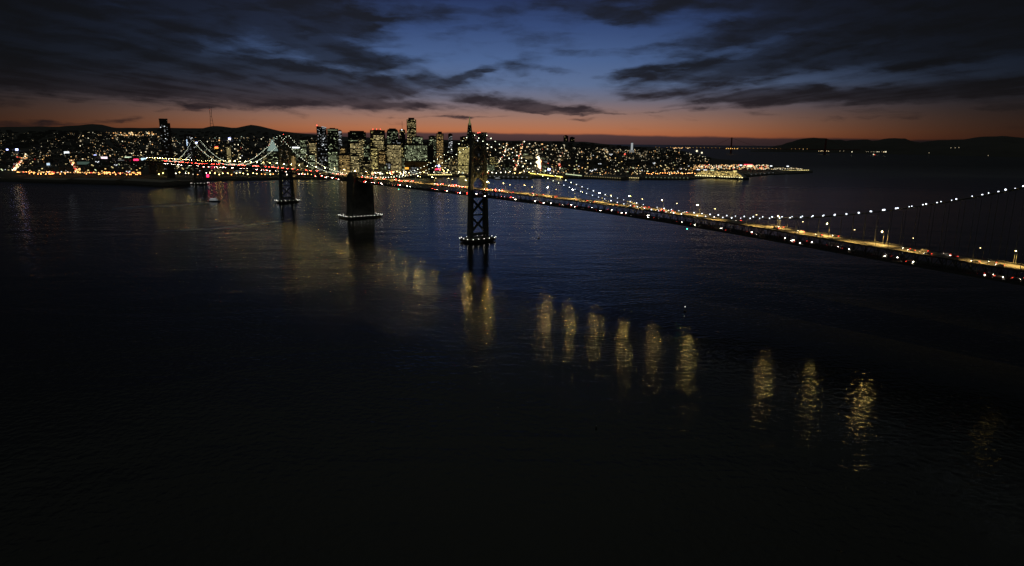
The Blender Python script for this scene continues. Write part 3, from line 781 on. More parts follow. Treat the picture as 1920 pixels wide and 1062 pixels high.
T = [  # name, label, px0, px1, ytop, D, wall, win, frac, band, split, extra
 ('office_tower', 'pale slab office tower with one evenly lit beige face, between two far bridge towers', 421, 431.5, 274, 2500, 3, 'warm', .9, .6, 0, dict(z_lit=(.4, 1))),
 ('hotel_tower', 'slender tower topped by a red and amber glow behind the sagging bridge cables', 400, 409, 281, 2700, 0, 'warm', .2, 0, 0, {}),
 ('apartment_block', 'round amber lit block with stacked bright floors right of the slender far bridge tower', 541, 553, 290, 2350, 2, 'amber', .8, .7, 0, dict(shape='round')),
 ('office_tower', 'mid-rise tower with a bright white floodlit top floor, right of the spired white roof', 545, 561, 274, 3000, 1, 'green', .3, .2, 0, {}),
 ('office_tower', 'low tower with greenish white lit corner floors under the cloud bank', 560, 572, 260, 3300, 0, 'green', .4, .3, 0, {}),
 ('office_tower', 'beige tower with full rows of lit windows left of the slanted dark tower', 577, 591, 265, 2900, 1, 'warm', .6, .4, 1, {}),
 ('glass_tower', 'tall dark glass tower with a slanting top, sparse white windows and a red beacon', 591, 610, 236.5, 2650, 4, 'white', .22, 0, 1, dict(shape='slant')),
 ('office_tower', 'broad black tower with a flat top beside the slanted glass tower', 611, 632, 242, 2750, 4, 'green', .18, .05, 0, {}),
 ('office_tower', 'thin pale tower with a bright white top, right of the broad black tower', 633, 640, 245.5, 2900, 3, 'white', .35, .1, 0, {}),
 ('office_tower', 'wide black slab tower with almost no lit windows, highest in the middle of its group', 650, 684, 245.5, 3200, 4, 'green', .03, .02, 0, dict(ratio=.5, steps=((.8, 6),))),
 ('office_tower', 'grid-fronted tower evenly lit in beige, in front of the wide black slab tower', 654, 676, 268, 2900, 1, 'warm', .75, .3, 1, {}),
 ('office_tower', 'narrow tower with a pale lit top rising over the beige grid tower', 669, 682, 259, 3000, 1, 'warm', .5, .2, 0, {}),
 ('office_tower', 'dark narrow block with faint green windows between two amber ones', 680, 692, 270, 2800, 0, 'green', .25, .1, 0, {}),
 ('office_tower', 'large tower with a dark flat top, red roof beacons and a brightly lit front', 692, 720, 245, 3150, 2, 'gold', .12, .05, 0, dict(ratio=.6)),
 ('office_tower', 'yellow lit tower front pushed up against the large tower with red roof beacons', 699, 719, 250, 3080, 1, 'warm', .75, .35, 1, dict(ratio=.2)),
 ('office_tower', 'domed dark tower with scattered green windows, left of the stepped tallest tower', 723.5, 745, 241, 3100, 0, 'green', .33, .05, 1, dict(steps=((.85, 5), (.6, 4)))),
 ('office_tower', 'small dark tower with an antenna and one white light on top', 748, 759, 244, 3400, 4, 'warm', .15, 0, 0, {}),
 ('skyscraper', 'tallest skyscraper of the skyline, brown stone with a stepped top', 761, 779, 221, 3636, 2, 'warm', .42, .05, 1, dict(steps=((.62, 9),), ratio=.9)),
 ('office_tower', 'wide tower with a lit top band, in front of the foot of the tallest skyscraper', 771, 792, 257, 3000, 4, 'green', .3, .2, 0, {}),
 ('office_block', 'broad block with pale green-white windows over a bare orange wall', 757, 800, 271, 2700, 0, 'green', .6, .12, 1, dict(ratio=.4, z_lit=(.42, 1))),
 ('office_tower', 'dark slim block with a few pale windows, left of the amber grid tower', 803, 817, 256, 3100, 0, 'green', .3, .05, 0, {}),
 ('office_tower', 'amber lit grid tower with black cap, between tallest skyscraper and pyramid', 817, 831, 247, 3000, 2, 'amber', .72, .1, 1, dict(steps=((.55, 8), ), ratio=.9)),
 ('apartment_tower', 'thin tower dotted with tiny white lights, left of the pyramid tower', 840, 848, 252, 3150, 4, 'white', .5, 0, 0, {}),
 ('office_tower', 'black low tower directly left of the pyramid tower', 862, 880, 257, 3350, 4, 'warm', .08, .02, 0, {}),
 ('office_block', 'brightest golden lit block, every floor glowing, left of the tall near bridge tower', 858, 882.5, 275, 2750, 1, 'gold', .85, .3, 1, dict(ratio=.5)),
 ('office_tower', 'black tower with a red light seen just right of the near bridge tower', 896, 903, 251, 3300, 4, 'white', .05, 0, 0, {}),
 ('office_tower', 'black flat tower right of the tower with the red light, behind the near bridge tower', 903.5, 912, 251.5, 3250, 4, 'white', .12, 0, 0, {}),
 ('apartment_tower', 'taller of two dark apartment towers standing alone on the right-hand hill', 1057, 1066, 253.5, 4450, 4, 'warm', .1, .05, 0, dict(steps=((.5, 5),))),
 ('apartment_tower', 'shorter of two dark apartment towers standing alone on the right-hand hill', 1068.5, 1078, 258, 4400, 4, 'warm', .1, 0, 0, {}),
 ('office_block', 'pale green lit block on the slope right of the near bridge tower', 981, 991, 286.5, 3300, 3, 'green', .8, .7, 0, {}),
 ('office_block', 'dark slab without lights beside the bare orange wall', 801, 812, 275, 2620, 4, 'warm', .02, 0, 0, {}),
 ('office_block', 'brown block with dense amber floors, left of the dark anchorage top', 633, 655, 289, 2500, 2, 'amber', .7, .35, 1, dict(ratio=.5)),
 ('office_block', 'amber crowned block with lit penthouse floors above the amber floors', 635, 647, 277, 2620, 2, 'amber', .8, .6, 0, dict(z_lit=(.75, 1))),
 ('office_block', 'mid-height yellow lit block behind the dark anchorage top', 656, 672, 291, 2520, 1, 'warm', .6, .3, 0, {}),
 ('office_block', 'gold lit block of uneven floors at the foot of the large beacon tower', 693, 707, 277, 2600, 2, 'gold', .55, .3, 1, {}),
 ('office_block', 'tall amber lit block right of the gold lit block', 708, 722, 283, 2650, 2, 'amber', .6, .25, 0, {}),
 ('office_block', 'wide block of horizontal yellow window bands above the orange floodlit strip', 724, 751, 270, 2750, 1, 'warm', .55, .45, 1, dict(ratio=.5)),
 ('office_block', 'white banded block with bright upper floors left of the tallest skyscraper', 733, 750, 262, 2900, 0, 'white', .12, .12, 0, {}),
 ('office_block', 'block with rows of bright greenish white office floors under the broad black tower', 612, 631, 283, 2500, 0, 'green', .55, .6, 0, {}),
 ('office_block', 'dark block with a green-lit front below the beige tower', 575, 589, 290, 2450, 0, 'green', .4, .2, 0, {}),
]
for nm, lab, a, b2, yt, D, wa, wi, fr, ba, sp, ex in T:
    r_, W, Dp, h_, zt = tower(nm, lab, a, b2, yt, D, wa, wi, fr, ba, sp, **ex)
    top_z = h_
    if 'red and amber glow' in lab:
        w = MB(); w.box(-W * .4, -Dp * .4, zt + 4.1, W * .4, Dp * .4, zt + 9); addp(r_, 'lit_crown', w, L_orange)
        w = MB(); w.box(-W * .3, -Dp * .3, zt + 9.1, W * .3, Dp * .3, zt + 12); addp(r_, 'beacon', w, L_beacon)
    if 'floodlit top floor' in lab:
        w = MB(); w.box(-W * .45, -Dp / 2 - .8, zt - 10, W * .4, -Dp / 2 - .3, zt - 4); addp(r_, 'lit_sign', w, WIN['white'][2])  # glowing panel stands in for the floodlight on the top floor
    if 'slanting top' in lab:
        w = MB(); w.ball((-W * .45, 0, zt + 2), 2.2, 6, 4); addp(r_, 'beacon', w, L_beacon)
        w = MB(); w.beam((0, -Dp * .5 - .6, zt - W * .07), (W * .48, -Dp * .5 - .6, zt - W * .16), 2.6); addp(r_, 'lit_parapet', w, WIN['white'][1])
    if 'bright white top' in lab:
        w = MB(); w.box(-W * .4, -Dp / 2 - .8, zt - 9, W * .4, -Dp / 2 - .3, zt - 3); addp(r_, 'lit_sign', w, WIN['white'][1])
    if 'red roof beacons and a' in lab:
        for x in (-.3, -.05, .2):
            w = MB(); w.ball((W * x, -Dp * .3, zt + 6), 1.7, 6, 4); addp(r_, 'beacon', w, L_beacon)
    if 'with a red light seen' in lab:
        w = MB(); w.ball((0, -Dp * .3, zt + 6), 2, 6, 4); addp(r_, 'beacon', w, L_beacon)
    if 'antenna' in lab:
        w = MB(); w.beam((0, 0, zt), (0, 0, zt + 42), 1.4); addp(r_, 'antenna', w, M_steel)
        w = MB(); w.ball((-2, -Dp / 2, zt + 1), 3.2, 6, 4); addp(r_, 'roof_light', w, WIN['white'][2])
    if 'bare orange wall' in lab and 'broad' in lab:
        w = MB(); w.box(-W * .06, -Dp / 2 - 30, 0, W * .5, -Dp / 2 - 1, zt * .42); addp(r_, 'podium', w, mat('ochre rendered wall', (.32, .19, .08), .8))
        w = MB(); w.box(-W * .5, -Dp / 2 - 31, zt * .19, -W * .07, -Dp / 2 - 24, zt * .25); addp(r_, 'lit_canopy', w, L_orange)
    if 'two dark' in lab: pass
# pyramid tower
D = 3492; apex = on_y(880.5, 217, D); gz = ground(880, D); w = MB(); hw = 25; hh = apex.z - gz
root = tag(empty('pyramid_tower', (apex.x, D, gz), math.radians(8)), 'slender pyramid skyscraper with a lit pointed spire above the near bridge tower', 'skyscraper')
def pyr(z0, z1, e=0):
    a, c = hw * (1 - z0 / hh) + .3 + e, hw * (1 - z1 / hh) + .3 + e
    return [(-a, -a), (a, -a), (a, a), (-a, a)], z0, z1, [(-c, -c), (c, -c), (c, c), (-c, c)]
w.prism(*pyr(0, hh * .76)); addp(root, 'wall', w, WALL[0])
w = MB(); w.prism(*pyr(hh * .76, hh)); addp(root, 'spire', w, lit('spire aluminium glow', (.75, .72, .3), .16, False))  # light on the spire is put in as emission of its surface
w = MB(); w.prism([(-3, -15), (3, -15), (3, 15), (-3, 15)], hh * .48, hh * .80, [(-2, -8), (2, -8), (2, 8), (-2, 8)]); o = addp(root, 'wing', w, WALL[0]); o.rotation_euler[2] = math.pi / 2
w = MB(); rnd = random.Random(2)
for j in range(int(hh * .7 / 4)):
    z0 = 6 + j * 4; a = hw * (1 - z0 / hh) + .6
    for i in range(int(a * 2 / 4)):
        if rnd.random() < .22:
            w.m = rnd.choice((0, 0, 1)); x = -a + 2 + i * 4; w.add([(x - 1.4, -a, z0), (x + 1.4, -a, z0), (x + 1.4, -a + .16, z0 + 2), (x - 1.4, -a + .16, z0 + 2)], [(0, 1, 2, 3)])
tag(addp(root, 'window', w, WIN['green']), kind='stuff')
# green-white spired roof, its floodlight put in as emission
D = 2900; a = on_y(502, 285, D); c = on_y(521, 285, D); gz = ground(512, D); top = on_y(515, 262, D).z
r0 = tag(empty('office_tower', ((a.x + c.x) / 2, D, gz), .3), 'tower with a steep floodlit greenish white roof behind the left bridge cables', 'building')
W = c.x - a.x; sh = a.z + 4 - gz
w = MB(); w.box(-W / 2, -W / 2, 0, W / 2, W / 2, sh); addp(r0, 'wall', w, WALL[1])
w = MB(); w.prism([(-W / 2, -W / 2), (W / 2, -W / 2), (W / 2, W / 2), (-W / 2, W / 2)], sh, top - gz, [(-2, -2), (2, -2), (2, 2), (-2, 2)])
addp(r0, 'roof', w, lit('pale roof glow', (.62, .85, .75), .34))
w = MB(); rnd = random.Random(4)
for side, x0, x1, z0, z1, lv in win_quads(w, W, W, 5, sh, 5, 4.4, .4, .2, rnd): w.m = lv; w.add(quad_of(side, x0, x1, z0, z1, W, W), [(0, 1, 2, 3)])
tag(addp(r0, 'window', w, WIN['green']), kind='stuff')
# fluted hill tower, floodlight put into shaft and base as emission
D = 3608; gz = on_y(1184.5, 284, D).z; top = on_y(1184.5, 266.5, D).z; p = on_y(1184.5, 284, D)
root = tag(empty('lookout_tower', (p.x, D, gz - 6)), 'white floodlit cylindrical lookout tower standing on the dark hill at right', 'tower')
w = MB(); w.tube([(0, 0, 0), (0, 0, top - gz + 1)], 5.4, 16); addp(root, 'shaft', w, lit('fluted concrete glow', (.78, .84, .86), .42, False))
w = MB(); w.prism([(-11, -11), (11, -11), (11, 11), (-11, 11)], 0, 13); addp(root, 'base', w, lit('concrete base glow', (.78, .80, .76), .2, False))
w = MB(); w.tube([(0, 0, top - gz + 1.02), (0, 0, top - gz + 5)], 5.0, 16); addp(root, 'crown', w, M_conc)
# mast on the twin-peaked hill
D = 8623; base = on_y(396.5, 238, D); topv = on_y(396.5, 196, D); hh = topv.z - base.z
root = tag(empty('radio_mast', (base.x, D, base.z - 12)), 'three-legged lattice radio mast on the hill behind the left bridge towers', 'mast')
for k in range(3):
    a = 2.094 * k + .4; dx, dy = math.cos(a), math.sin(a); w = MB()
    rad = lambda u: 27 - 17 * min(1, u / .55) if u < .55 else 10 + 6 * (u - .55) / .25
    us = [0, .15, .3, .45, .55, .68, .8]
    for u, v in zip(us, us[1:]): w.beam((dx * rad(u), dy * rad(u), hh * u), (dx * rad(v), dy * rad(v), hh * v), 3.4)
    w.beam((dx * rad(.8), dy * rad(.8), hh * .8), (dx * rad(.8), dy * rad(.8), hh * (1.0 if k == 1 else .93)), 1.9); addp(root, 'mast_leg', w, M_steel)
for u in (.18, .34, .5, .66, .8):
    w = MB(); P_ = [(rad(u) * math.cos(2.094 * k + .4), rad(u) * math.sin(2.094 * k + .4), hh * u) for k in range(3)]
    for k in range(3): w.beam(P_[k], P_[(k + 1) % 3], 2.6)
    addp(root, 'cross_frame', w, M_steel)
w = MB(); w.ball((0, -12, hh * .8), 4, 6, 4); addp(root, 'beacon', w, lit('mast beacon', (1, .1, .05), .7, False))

# strait bridge far away
D = 9589; tp = on_y(1372.3, 258.5, D); dv = Vector((4300 - 3064, 9495 - 9589, 0)).normalized(); rz = math.atan2(dv.y, dv.x)
root = tag(empty('distant_suspension_bridge', (tp.x, D, 0), rz), 'faraway red suspension bridge with a dotted row of amber deck lights at the horizon', 'bridge')
M_red = mat('oxide red steel', (.16, .03, .02), .6)
for x0 in (0, 1280):
    w = MB()
    for y in (-14, 14): w.prism([(x0 - 8, y - 5), (x0 + 8, y - 5), (x0 + 8, y + 5), (x0 - 8, y + 5)], -2, tp.z, [(x0 - 5, y - 3.5), (x0 + 5, y - 3.5), (x0 + 5, y + 3.5), (x0 - 5, y + 3.5)])
    for z in (75, 115, 150, 182, 214): w.box(x0 - 4, -14, z, x0 + 4, 14, z + 9)
    addp(root, 'tower', w, M_red)
w = MB(); w.box(-1150, -14, 66, 1750, 14, 74); addp(root, 'deck', w, M_red)
for y in (-14, 14):
    pts = [(-343 + 343 * i / 10, y, 76 + (tp.z - 76) * (i / 10) ** 1.2) for i in range(11)] + [(1280 * i / 24, y, 80 + (tp.z - 80) * ((i - 12) / 12) ** 2) for i in range(1, 25)] + [(1280 + 343 * i / 10, y, 76 + (tp.z - 76) * (1 - i / 10) ** 1.2) for i in range(1, 11)]
    addp(root, 'main_cable', MB().tube(pts, .7, 5), M_red)
me = MB().ball((0, 0, 0), 2.6, 6, 4).mesh('deck_lamp', lit('far deck lamp', (1, .5, .14), 1.6, False))
me2 = MB().ball((0, 0, 0), 4.6, 6, 4).mesh('deck_lamp', lit('far toll lamp', (1, .55, .12), 2.6, False))
rnd = random.Random(9)
for x in range(-1100, 1100, 52):
    if rnd.random() < .85: part('deck_lamp', me, root, (x, -15, 78))
for x in (-70, -40, -12, 14, 45, 80): part('deck_lamp', me2, root, (x, -17, 70))

# ------------------------------------------------------------------ filler blocks between and below the named towers
def block_mesh(W, Dp, hgt_, win, frac, band, seed, bay=5.2, fl=4.2):
    rnd = random.Random(seed); w = MB(); w.box(-W / 2, -Dp / 2, 0, W / 2, Dp / 2, hgt_)
    w.m = 4; w.box(-W * .3, -Dp * .25, hgt_, W * .1, Dp * .2, hgt_ + 3.5)
    for side, x0, x1, z0, z1, lv in win_quads(w, W, Dp, 4, hgt_ - 1.5, bay, fl, frac, band, rnd): w.m = 1 + lv; w.add(quad_of(side, x0, x1, z0, z1, W, Dp), [(0, 1, 2, 3)])
    return w.mesh('block', [WALL[seed % 5]] + WIN[win] + [M_roof])
BL = []
for i in range(26):
    win = ('warm', 'green', 'amber', 'warm', 'white', 'gold', 'green', 'warm')[i % 8]
    BL.append(block_mesh(rr.uniform(22, 42), rr.uniform(18, 30), rr.uniform(24, 80), win, rr.uniform(.15, .6), rr.uniform(0, .3), i))
def put(px, py, me, name, label, cat, group, sc_=1.0, sz=1.0):
    for c_ in (942, 971, 1012, 1051):
        if abs(px - c_) < 6.5: px = c_ + 8.5
    p = land_at(px, py); o = link(name, me, None, (p.x, p.y, p.z - 1.5)); o.rotation_euler[2] = -math.atan2(p.x, p.y) + rr.uniform(-.25, .25)
    o.scale = (sc_, sc_, sz); return tag(o, label, cat, group)
for i in range(150):
    if i < 100: px = rr.gauss(720, 115); px = min(945, max(440, px)); py = rr.uniform(309, 329)
    else: px = rr.uniform(330, 1060); py = rr.uniform(300, 327)
    put(px, py, BL[i % 26], 'office_block', 'mid-rise block with partly lit windows, crowded between the downtown towers and the waterfront', 'building', 'mid-rise blocks along the downtown waterfront',
        1.0, rr.uniform(.6, 1.15) if 560 < px < 900 else rr.uniform(.35, .7))
# houses on the slopes
HM = []
for i in range(10):
    w = MB(); a, c, h_ = rr.uniform(14, 24), rr.uniform(12, 18), rr.uniform(9, 16); w.box(-a / 2, -c / 2, -6, a / 2, c / 2, h_)
    if i % 2: w.m = 4; w.add([(-a / 2, -c / 2, h_), (a / 2, -c / 2, h_), (a / 2, c / 2, h_), (-a / 2, c / 2, h_), (-a / 2, 0, h_ + 4), (a / 2, 0, h_ + 4)], [(0, 1, 5, 4), (2, 3, 4, 5), (0, 4, 3), (1, 2, 5)])
    else: w.m = 4; w.box(-a * .2, -c * .2, h_, a * .1, c * .1, h_ + 2.5)
    for k in range(rr.choice((1, 2, 2, 3))):
        w.m = rr.choice((2, 3, 3)); x = rr.uniform(-a / 2 + 2, a / 2 - 4); z = rr.choice((2, 5, 8)); w.add(quad_of('f', x, x + 3.2, z, z + 2.2, a, c), [(0, 1, 2, 3)])
    HM.append(w.mesh('house', [WALL[(1, 3, 3, 2, 1)[i % 5]]] + WIN[('warm', 'white', 'warm', 'amber', 'green')[i % 5]] + [M_roof]))
for i in range(290):
    if i < 110: px = rr.uniform(0, 400); py = rr.uniform(292, 324)
    elif i < 230: px = rr.uniform(925, 1300); py = rr.uniform(290, 326) if px < 1180 else rr.uniform(305, 328)
    else: px = rr.uniform(400, 600); py = rr.uniform(290, 324)
    put(px, py, HM[i % 10], 'house', 'small building with one or two lit windows on the city slopes', 'house', 'small lit buildings on the city slopes', rr.uniform(.9, 1.5), rr.uniform(.8, 1.4))
# everything farther up the hills: too many and too small to count
w = MB()
def tinybox(w, p, a, h_): w.box(p.x - a, p.y - a, p.z - 4, p.x + a, p.y + a, p.z + h_)
for i in range(2600):
    if i < 1500: px = rr.uniform(-150, 600); py = rr.uniform(246, 312)
    else: px = rr.uniform(600, 1330); py = rr.uniform(268, 312)
    sy, cy, Dc = lerp_tab(px)
    if py < cy + 4: continue
    p = land_at(px, py); tinybox(w, p, rr.uniform(7, 15), rr.uniform(6, 16))
tag(w.build('distant_houses', WALL[1]), kind='stuff')

# ------------------------------------------------------------------ lights of the city
def dots(name, items, mats, n=5, m_=4):
    w = MB()
    for p, r0, mi in items: w.m = mi; w.oct(p, r0) if r0 < 3 else w.ball(p, r0, n, m_)
    return tag(w.build(name, mats), kind='stuff')
cm = [lit('far light warm', (1, .70, .34), 1.45, False), lit('far light white', (1, .90, .62), 1.6, False), lit('far light amber', (1, .50, .17), 1.9, False),
      lit('far light dim', (1, .80, .5), .55, False), lit('far light green', (.75, 1, .8), .6, False), lit('far light bright', (1, .90, .6), 3.6, False), lit('far light red', (1, .10, .06), 2.4, False)]
it = []
def dot(px, py, k, mi=None, hz=7, wts=(5, 4, 4, 9, 1, .5, .35)):
    p = land_at(px, py); p.z += hz; d = p.y
    it.append((p, d * .00051 * k * math.exp(rr.gauss(0, .33)), mi if mi is not None else rr.choices(range(7), wts)[0]))
def cluster(n, fx, fy, k0=.6, k1=1.25, wts=(5, 4, 4, 9, 1, .5, .35)):
    c_ = 0
    while c_ < n:
        px, py = fx(), fy(); sy, cy, Dc = lerp_tab(px)
        if cy + 3 < py < sy - 1: dot(px, py, rr.uniform(k0, k1), wts=wts); c_ += 1
u = rr.uniform
cluster(640, lambda: u(-60, 330), lambda: u(250, 318), .35, .75, (3, 4, 2, 18, 1, .1, .1))
cluster(340, lambda: u(-60, 330), lambda: u(284, 303), .5, 1.0, (5, 6, 3, 9, 2, .5, .3))
cluster(170, lambda: u(150, 330), lambda: u(250, 288), .5, .95, (6, 5, 5, 7, 0, .1, .3))
cluster(60, lambda: u(215, 290), lambda: u(249, 257), .7, 1.1, (6, 2, 7, 3, 0, .2, .1))
cluster(560, lambda: u(320, 600), lambda: u(258, 320), .5, 1.15, (5, 5, 2, 9, 2, .4, .2))
cluster(110, lambda: u(560, 900), lambda: u(296, 329), .8, 1.3, (7, 5, 4, 4, 1, 2, .2))
cluster(260, lambda: rr.choice((u(600, 700), u(685, 790), u(685, 890))), lambda: u(316, 331), 1.0, 1.7, (5, 2, 3, 1, 1, 6, .5))
cluster(560, lambda: u(905, 1060), lambda: u(272, 330), .5, 1.1, (6, 8, 2, 7, .6, 1.3, .3))
cluster(220, lambda: u(1050, 1140), lambda: u(280, 303), .5, 1.0, (5, 8, 3, 8, .4, .4, .2))
cluster(300, lambda: u(1130, 1330), lambda: u(282, 305), .45, .95, (5, 8, 3, 9, .4, .3, .2))
cluster(90, lambda: u(1140, 1330), lambda: u(303, 320), .45, .85, (5, 8, 3, 9, .4, .3, .2))
cluster(110, lambda: u(1178, 1216), lambda: u(285, 325), .45, .85, (5, 8, 1, 9, 0, .2, 0))
cluster(150, lambda: u(1060, 1300), lambda: u(317, 331), .6, 1.1, (9, 4, 7, 4, 1, .8, .3))
# streets climbing straight away from the water: strings of lamps and traffic
def street(pts, n, mis, k=1.0, jit=1.6):
    for i in range(n):
        v = rr.random() * (len(pts) - 1); j = int(v); f_ = v - j
        px = pts[j][0] * (1 - f_) + pts[j + 1][0] * f_ + rr.gauss(0, jit * .5); py = pts[j][1] * (1 - f_) + pts[j + 1][1] * f_ + rr.gauss(0, .5)
        dot(px, py, k * rr.uniform(.7, 1.3), rr.choice(mis), 11)
street([(965, 325), (970, 312), (975, 292), (982, 268)], 64, (0, 2, 2, 0, 5, 2, 6, 1), 1.15)
street([(934, 312), (940, 300), (948, 286), (951, 272)], 36, (0, 1, 2, 2, 6, 5, 1), 1.15)
street([(1005, 300), (1008, 288), (1004, 272)], 16, (0, 1, 0, 5), 1.1)
street([(1052, 325), (1049, 312), (1050, 295)], 18, (0, 1, 6, 5), 1.1)
street([(1011, 318), (1008, 299)], 60, (5, 5, 1, 2), 2.2, 3.0)
street([(1016, 326), (1014, 306)], 50, (6, 2, 6, 2, 5), 2.1, 3.0)
street([(28, 325), (36, 313), (50, 298)], 80, (0, 2, 5, 1, 6, 2), 1.25, 5)
street([(36, 298), (42, 302)], 8, (6, 6, 2), 1.4, 5)
street([(146, 329), (140, 316), (134, 303)], 46, (2, 6, 2, 5, 0), 1.25, 4)
street([(148, 328), (151, 323), (147, 319)], 16, (2, 2, 0), 1.2, 2)
street([(33, 329), (150, 330), (266, 331.5)], 150, (2, 2, 6, 2, 0), 1.0, 2)
street([(215, 257), (250, 256), (282, 258)], 26, (2, 0, 2), .9, 2)
dots('city_lights', it, cm)
# bright clusters and coloured signs, each a fixture of its own
def fixture(name, label, cat, px, py, wpx, hpx, mtl, depth=6, hz=6, D=None):
    p = land_at(px, py) if D is None else on_y(px, py, D)
    s_ = p.y / F; W, Hh = wpx * s_, hpx * s_
    r0 = tag(empty(name, (p.x, p.y, p.z + (hz if D is None else 0)), -math.atan2(p.x, p.y)), label, cat)
    w = MB(); w.box(-W / 2, -depth / 2, 0, W / 2, depth / 2, Hh); addp(r0, 'light_panel', w, mtl)
    w = MB(); w.box(-W / 2 - 1, -depth / 2 + 1, -(hz + 3), -W / 2 + 2, depth / 2 - 1, -.02); w.box(W / 2 - 2, -depth / 2 + 1, -(hz + 3), W / 2 + 1, depth / 2 - 1, -.02); addp(r0, 'support', w, M_dark)
    return r0
SW = WIN['white'][2]
fixture('lit_sign', 'glowing red sign board over the shore behind the leftmost bridge pier', 'sign', 410, 322, 24, 2.6, L_red, hz=14)
fixture('lit_sign', 'small red glowing sign at the water behind the leftmost bridge pier', 'sign', 390, 333, 4, 5, L_red, hz=1)
fixture('lit_sign', 'short red neon strip left of the longer one on the ferry waterfront', 'sign', 793.5, 324, 9.5, 2.6, L_red, hz=10)
fixture('lit_sign', 'long red neon strip under two blue-white floodlights on the ferry waterfront', 'sign', 818, 324, 16, 2.6, L_red, hz=10)
fixture('floodlight', 'left one of two blue-white floodlights above the long red neon strip', 'floodlight', 812, 323, 6, 2.6, L_blue, hz=22)
fixture('floodlight', 'right one of two blue-white floodlights above the long red neon strip', 'floodlight', 822, 323, 6, 2.6, L_blue, hz=22)
fixture('lit_sign', 'bright white lit screen on a roof, left of centre of the left shore', 'sign', 127, 292, 8, 4.5, SW, hz=8)
fixture('lit_sign', 'pink-white glowing billboard among the lights of the left shore', 'sign', 197, 301, 10, 3.6, lit('pink white panel', (1, .75, .85), 1.6), hz=8)
fixture('lit_sign', 'violet-white floodlit mast head left of the pink-white billboard', 'sign', 180, 297, 4, 3.2, L_blue, hz=8)
fixture('lit_sign', 'red glowing panel at the left end of the bridge approach', 'sign', 257, 306, 8, 5, L_red, hz=6)
fixture('lit_sign', 'blue-white glowing panel right of the red panel at the bridge approach', 'sign', 271, 303, 8, 4, lit('pale blue panel', (.6, .85, 1), 1.3), hz=6)
fixture('lit_sign', 'pale grey-white lit roof in the middle of the left shore', 'sign', 229, 306, 10, 4, lit('grey roof glow', (.8, .85, .85), .22), hz=4)  # roof panel, its light put in as emission
fixture('lit_sign', 'long dim green-white lit shed roof near the left street', 'sign', 160, 310, 24, 5, lit('dim green roof glow', (.45, .75, .6), .10), hz=3)  # shed roof panel with its dim light put in as emission
fixture('lit_sign', 'thin greenish white light strip left of the red panel', 'sign', 242, 298, 11, 1.6, lit('green white strip', (.8, 1, .7), 1.1), hz=6)
fixture('floodlight', 'left one of two blue-violet floodlights at the far left', 'floodlight', 16, 285, 3, 2.6, L_blue, hz=8)
fixture('floodlight', 'right one of two blue-violet floodlights at the far left', 'floodlight', 34, 285, 4, 3.2, L_blue, hz=8)
fixture('floodlight', 'blue floodlight on a roof between the two left bridge towers', 'floodlight', 432, 264, 4, 3.2, L_blue, hz=8)
fixture('floodlight', 'blue floodlight at the top of the leftmost bridge tower', 'floodlight', 370.5, 272, 3.5, 3.2, L_blue, hz=8)
fixture('floodlight', 'blue and white light at the shore end of the right-hand street', 'floodlight', 1028, 322, 8, 2.6, L_blue, hz=6)
fixture('lit_sign', 'bright white light bar high behind the near bridge tower', 'sign', 893, 0 + 296, 7, 2.4, SW, hz=80)
fixture('floodlight', 'blue-white light cluster left of the orange shore street end', 'floodlight', 92, 312, 5, 4, lit('cool cluster', (.6, .8, 1), 1.0), hz=4)

# waterfront lamps: posts with globes, one object each
def shore_lamp(mtl, hgt_=9, r0=1.5):
    root = empty('street_lamp'); w = MB(); w.tube([(0, 0, -3), (0, 0, hgt_)], .25, 5); part('post', w.mesh('post', M_dark), root)
    w = MB(); w.ball((0, 0, hgt_ + r0 * .8), r0, 6, 4); part('lamp_globe', w.mesh('lamp_globe', mtl), root)
    return root
LP = {'o': [shore_lamp(L_lampc, 9, 1.35), False], 'y': [shore_lamp(L_lampy, 9, 1.5), False], 'w': [shore_lamp(L_lampw, 9, 1.2), False]}
def slamp(kind, px, py, label, group, z=None):
    P_ = LP[kind]; o = copy_tree(P_[0]) if P_[1] else P_[0]; P_[1] = True
    p = land_at(px, py) if z is None else on_z(px, py, z); o.location = p; tag(o, label, 'street lamp', group); return o
for i in range(56):
    px = u(33, 266)
    slamp('o', px, (328.2 if i % 2 else 331.6) + (px - 33) * .006 + u(-1, .8), 'orange sodium lamp in the long row along the left shore', 'orange lamps along the left shore')
for i in range(44):
    px = 300 + 340 * i / 43 + u(-2, 2)
    slamp(rr.choice('yywo'), px, u(329, 333.5), 'yellow lamp on the quay seen under the left half of the bridge', 'lamps on the quay under the bridge')
for i in range(46):
    px = 690 + 175 * i / 45 + u(-1.5, 1.5)
    slamp(rr.choice('yyyw'), px, u(322, 330), 'yellow lamp on the downtown waterfront behind the bridge', 'lamps on the downtown waterfront')
for i in range(12):
    slamp(rr.choice('yw'), 905 + 95 * i / 11 + u(-1, 1), u(326, 330), 'yellow lamp on the quay just right of the near bridge tower', 'lamps on the quay right of the near bridge tower')
for i in range(22):
    slamp('o', 1212 + 90 * i / 21 + u(-.8, .8), u(328.5, 331), 'orange lamp along the quay left of the cruise ship', 'orange lamps on the quay left of the cruise ship')

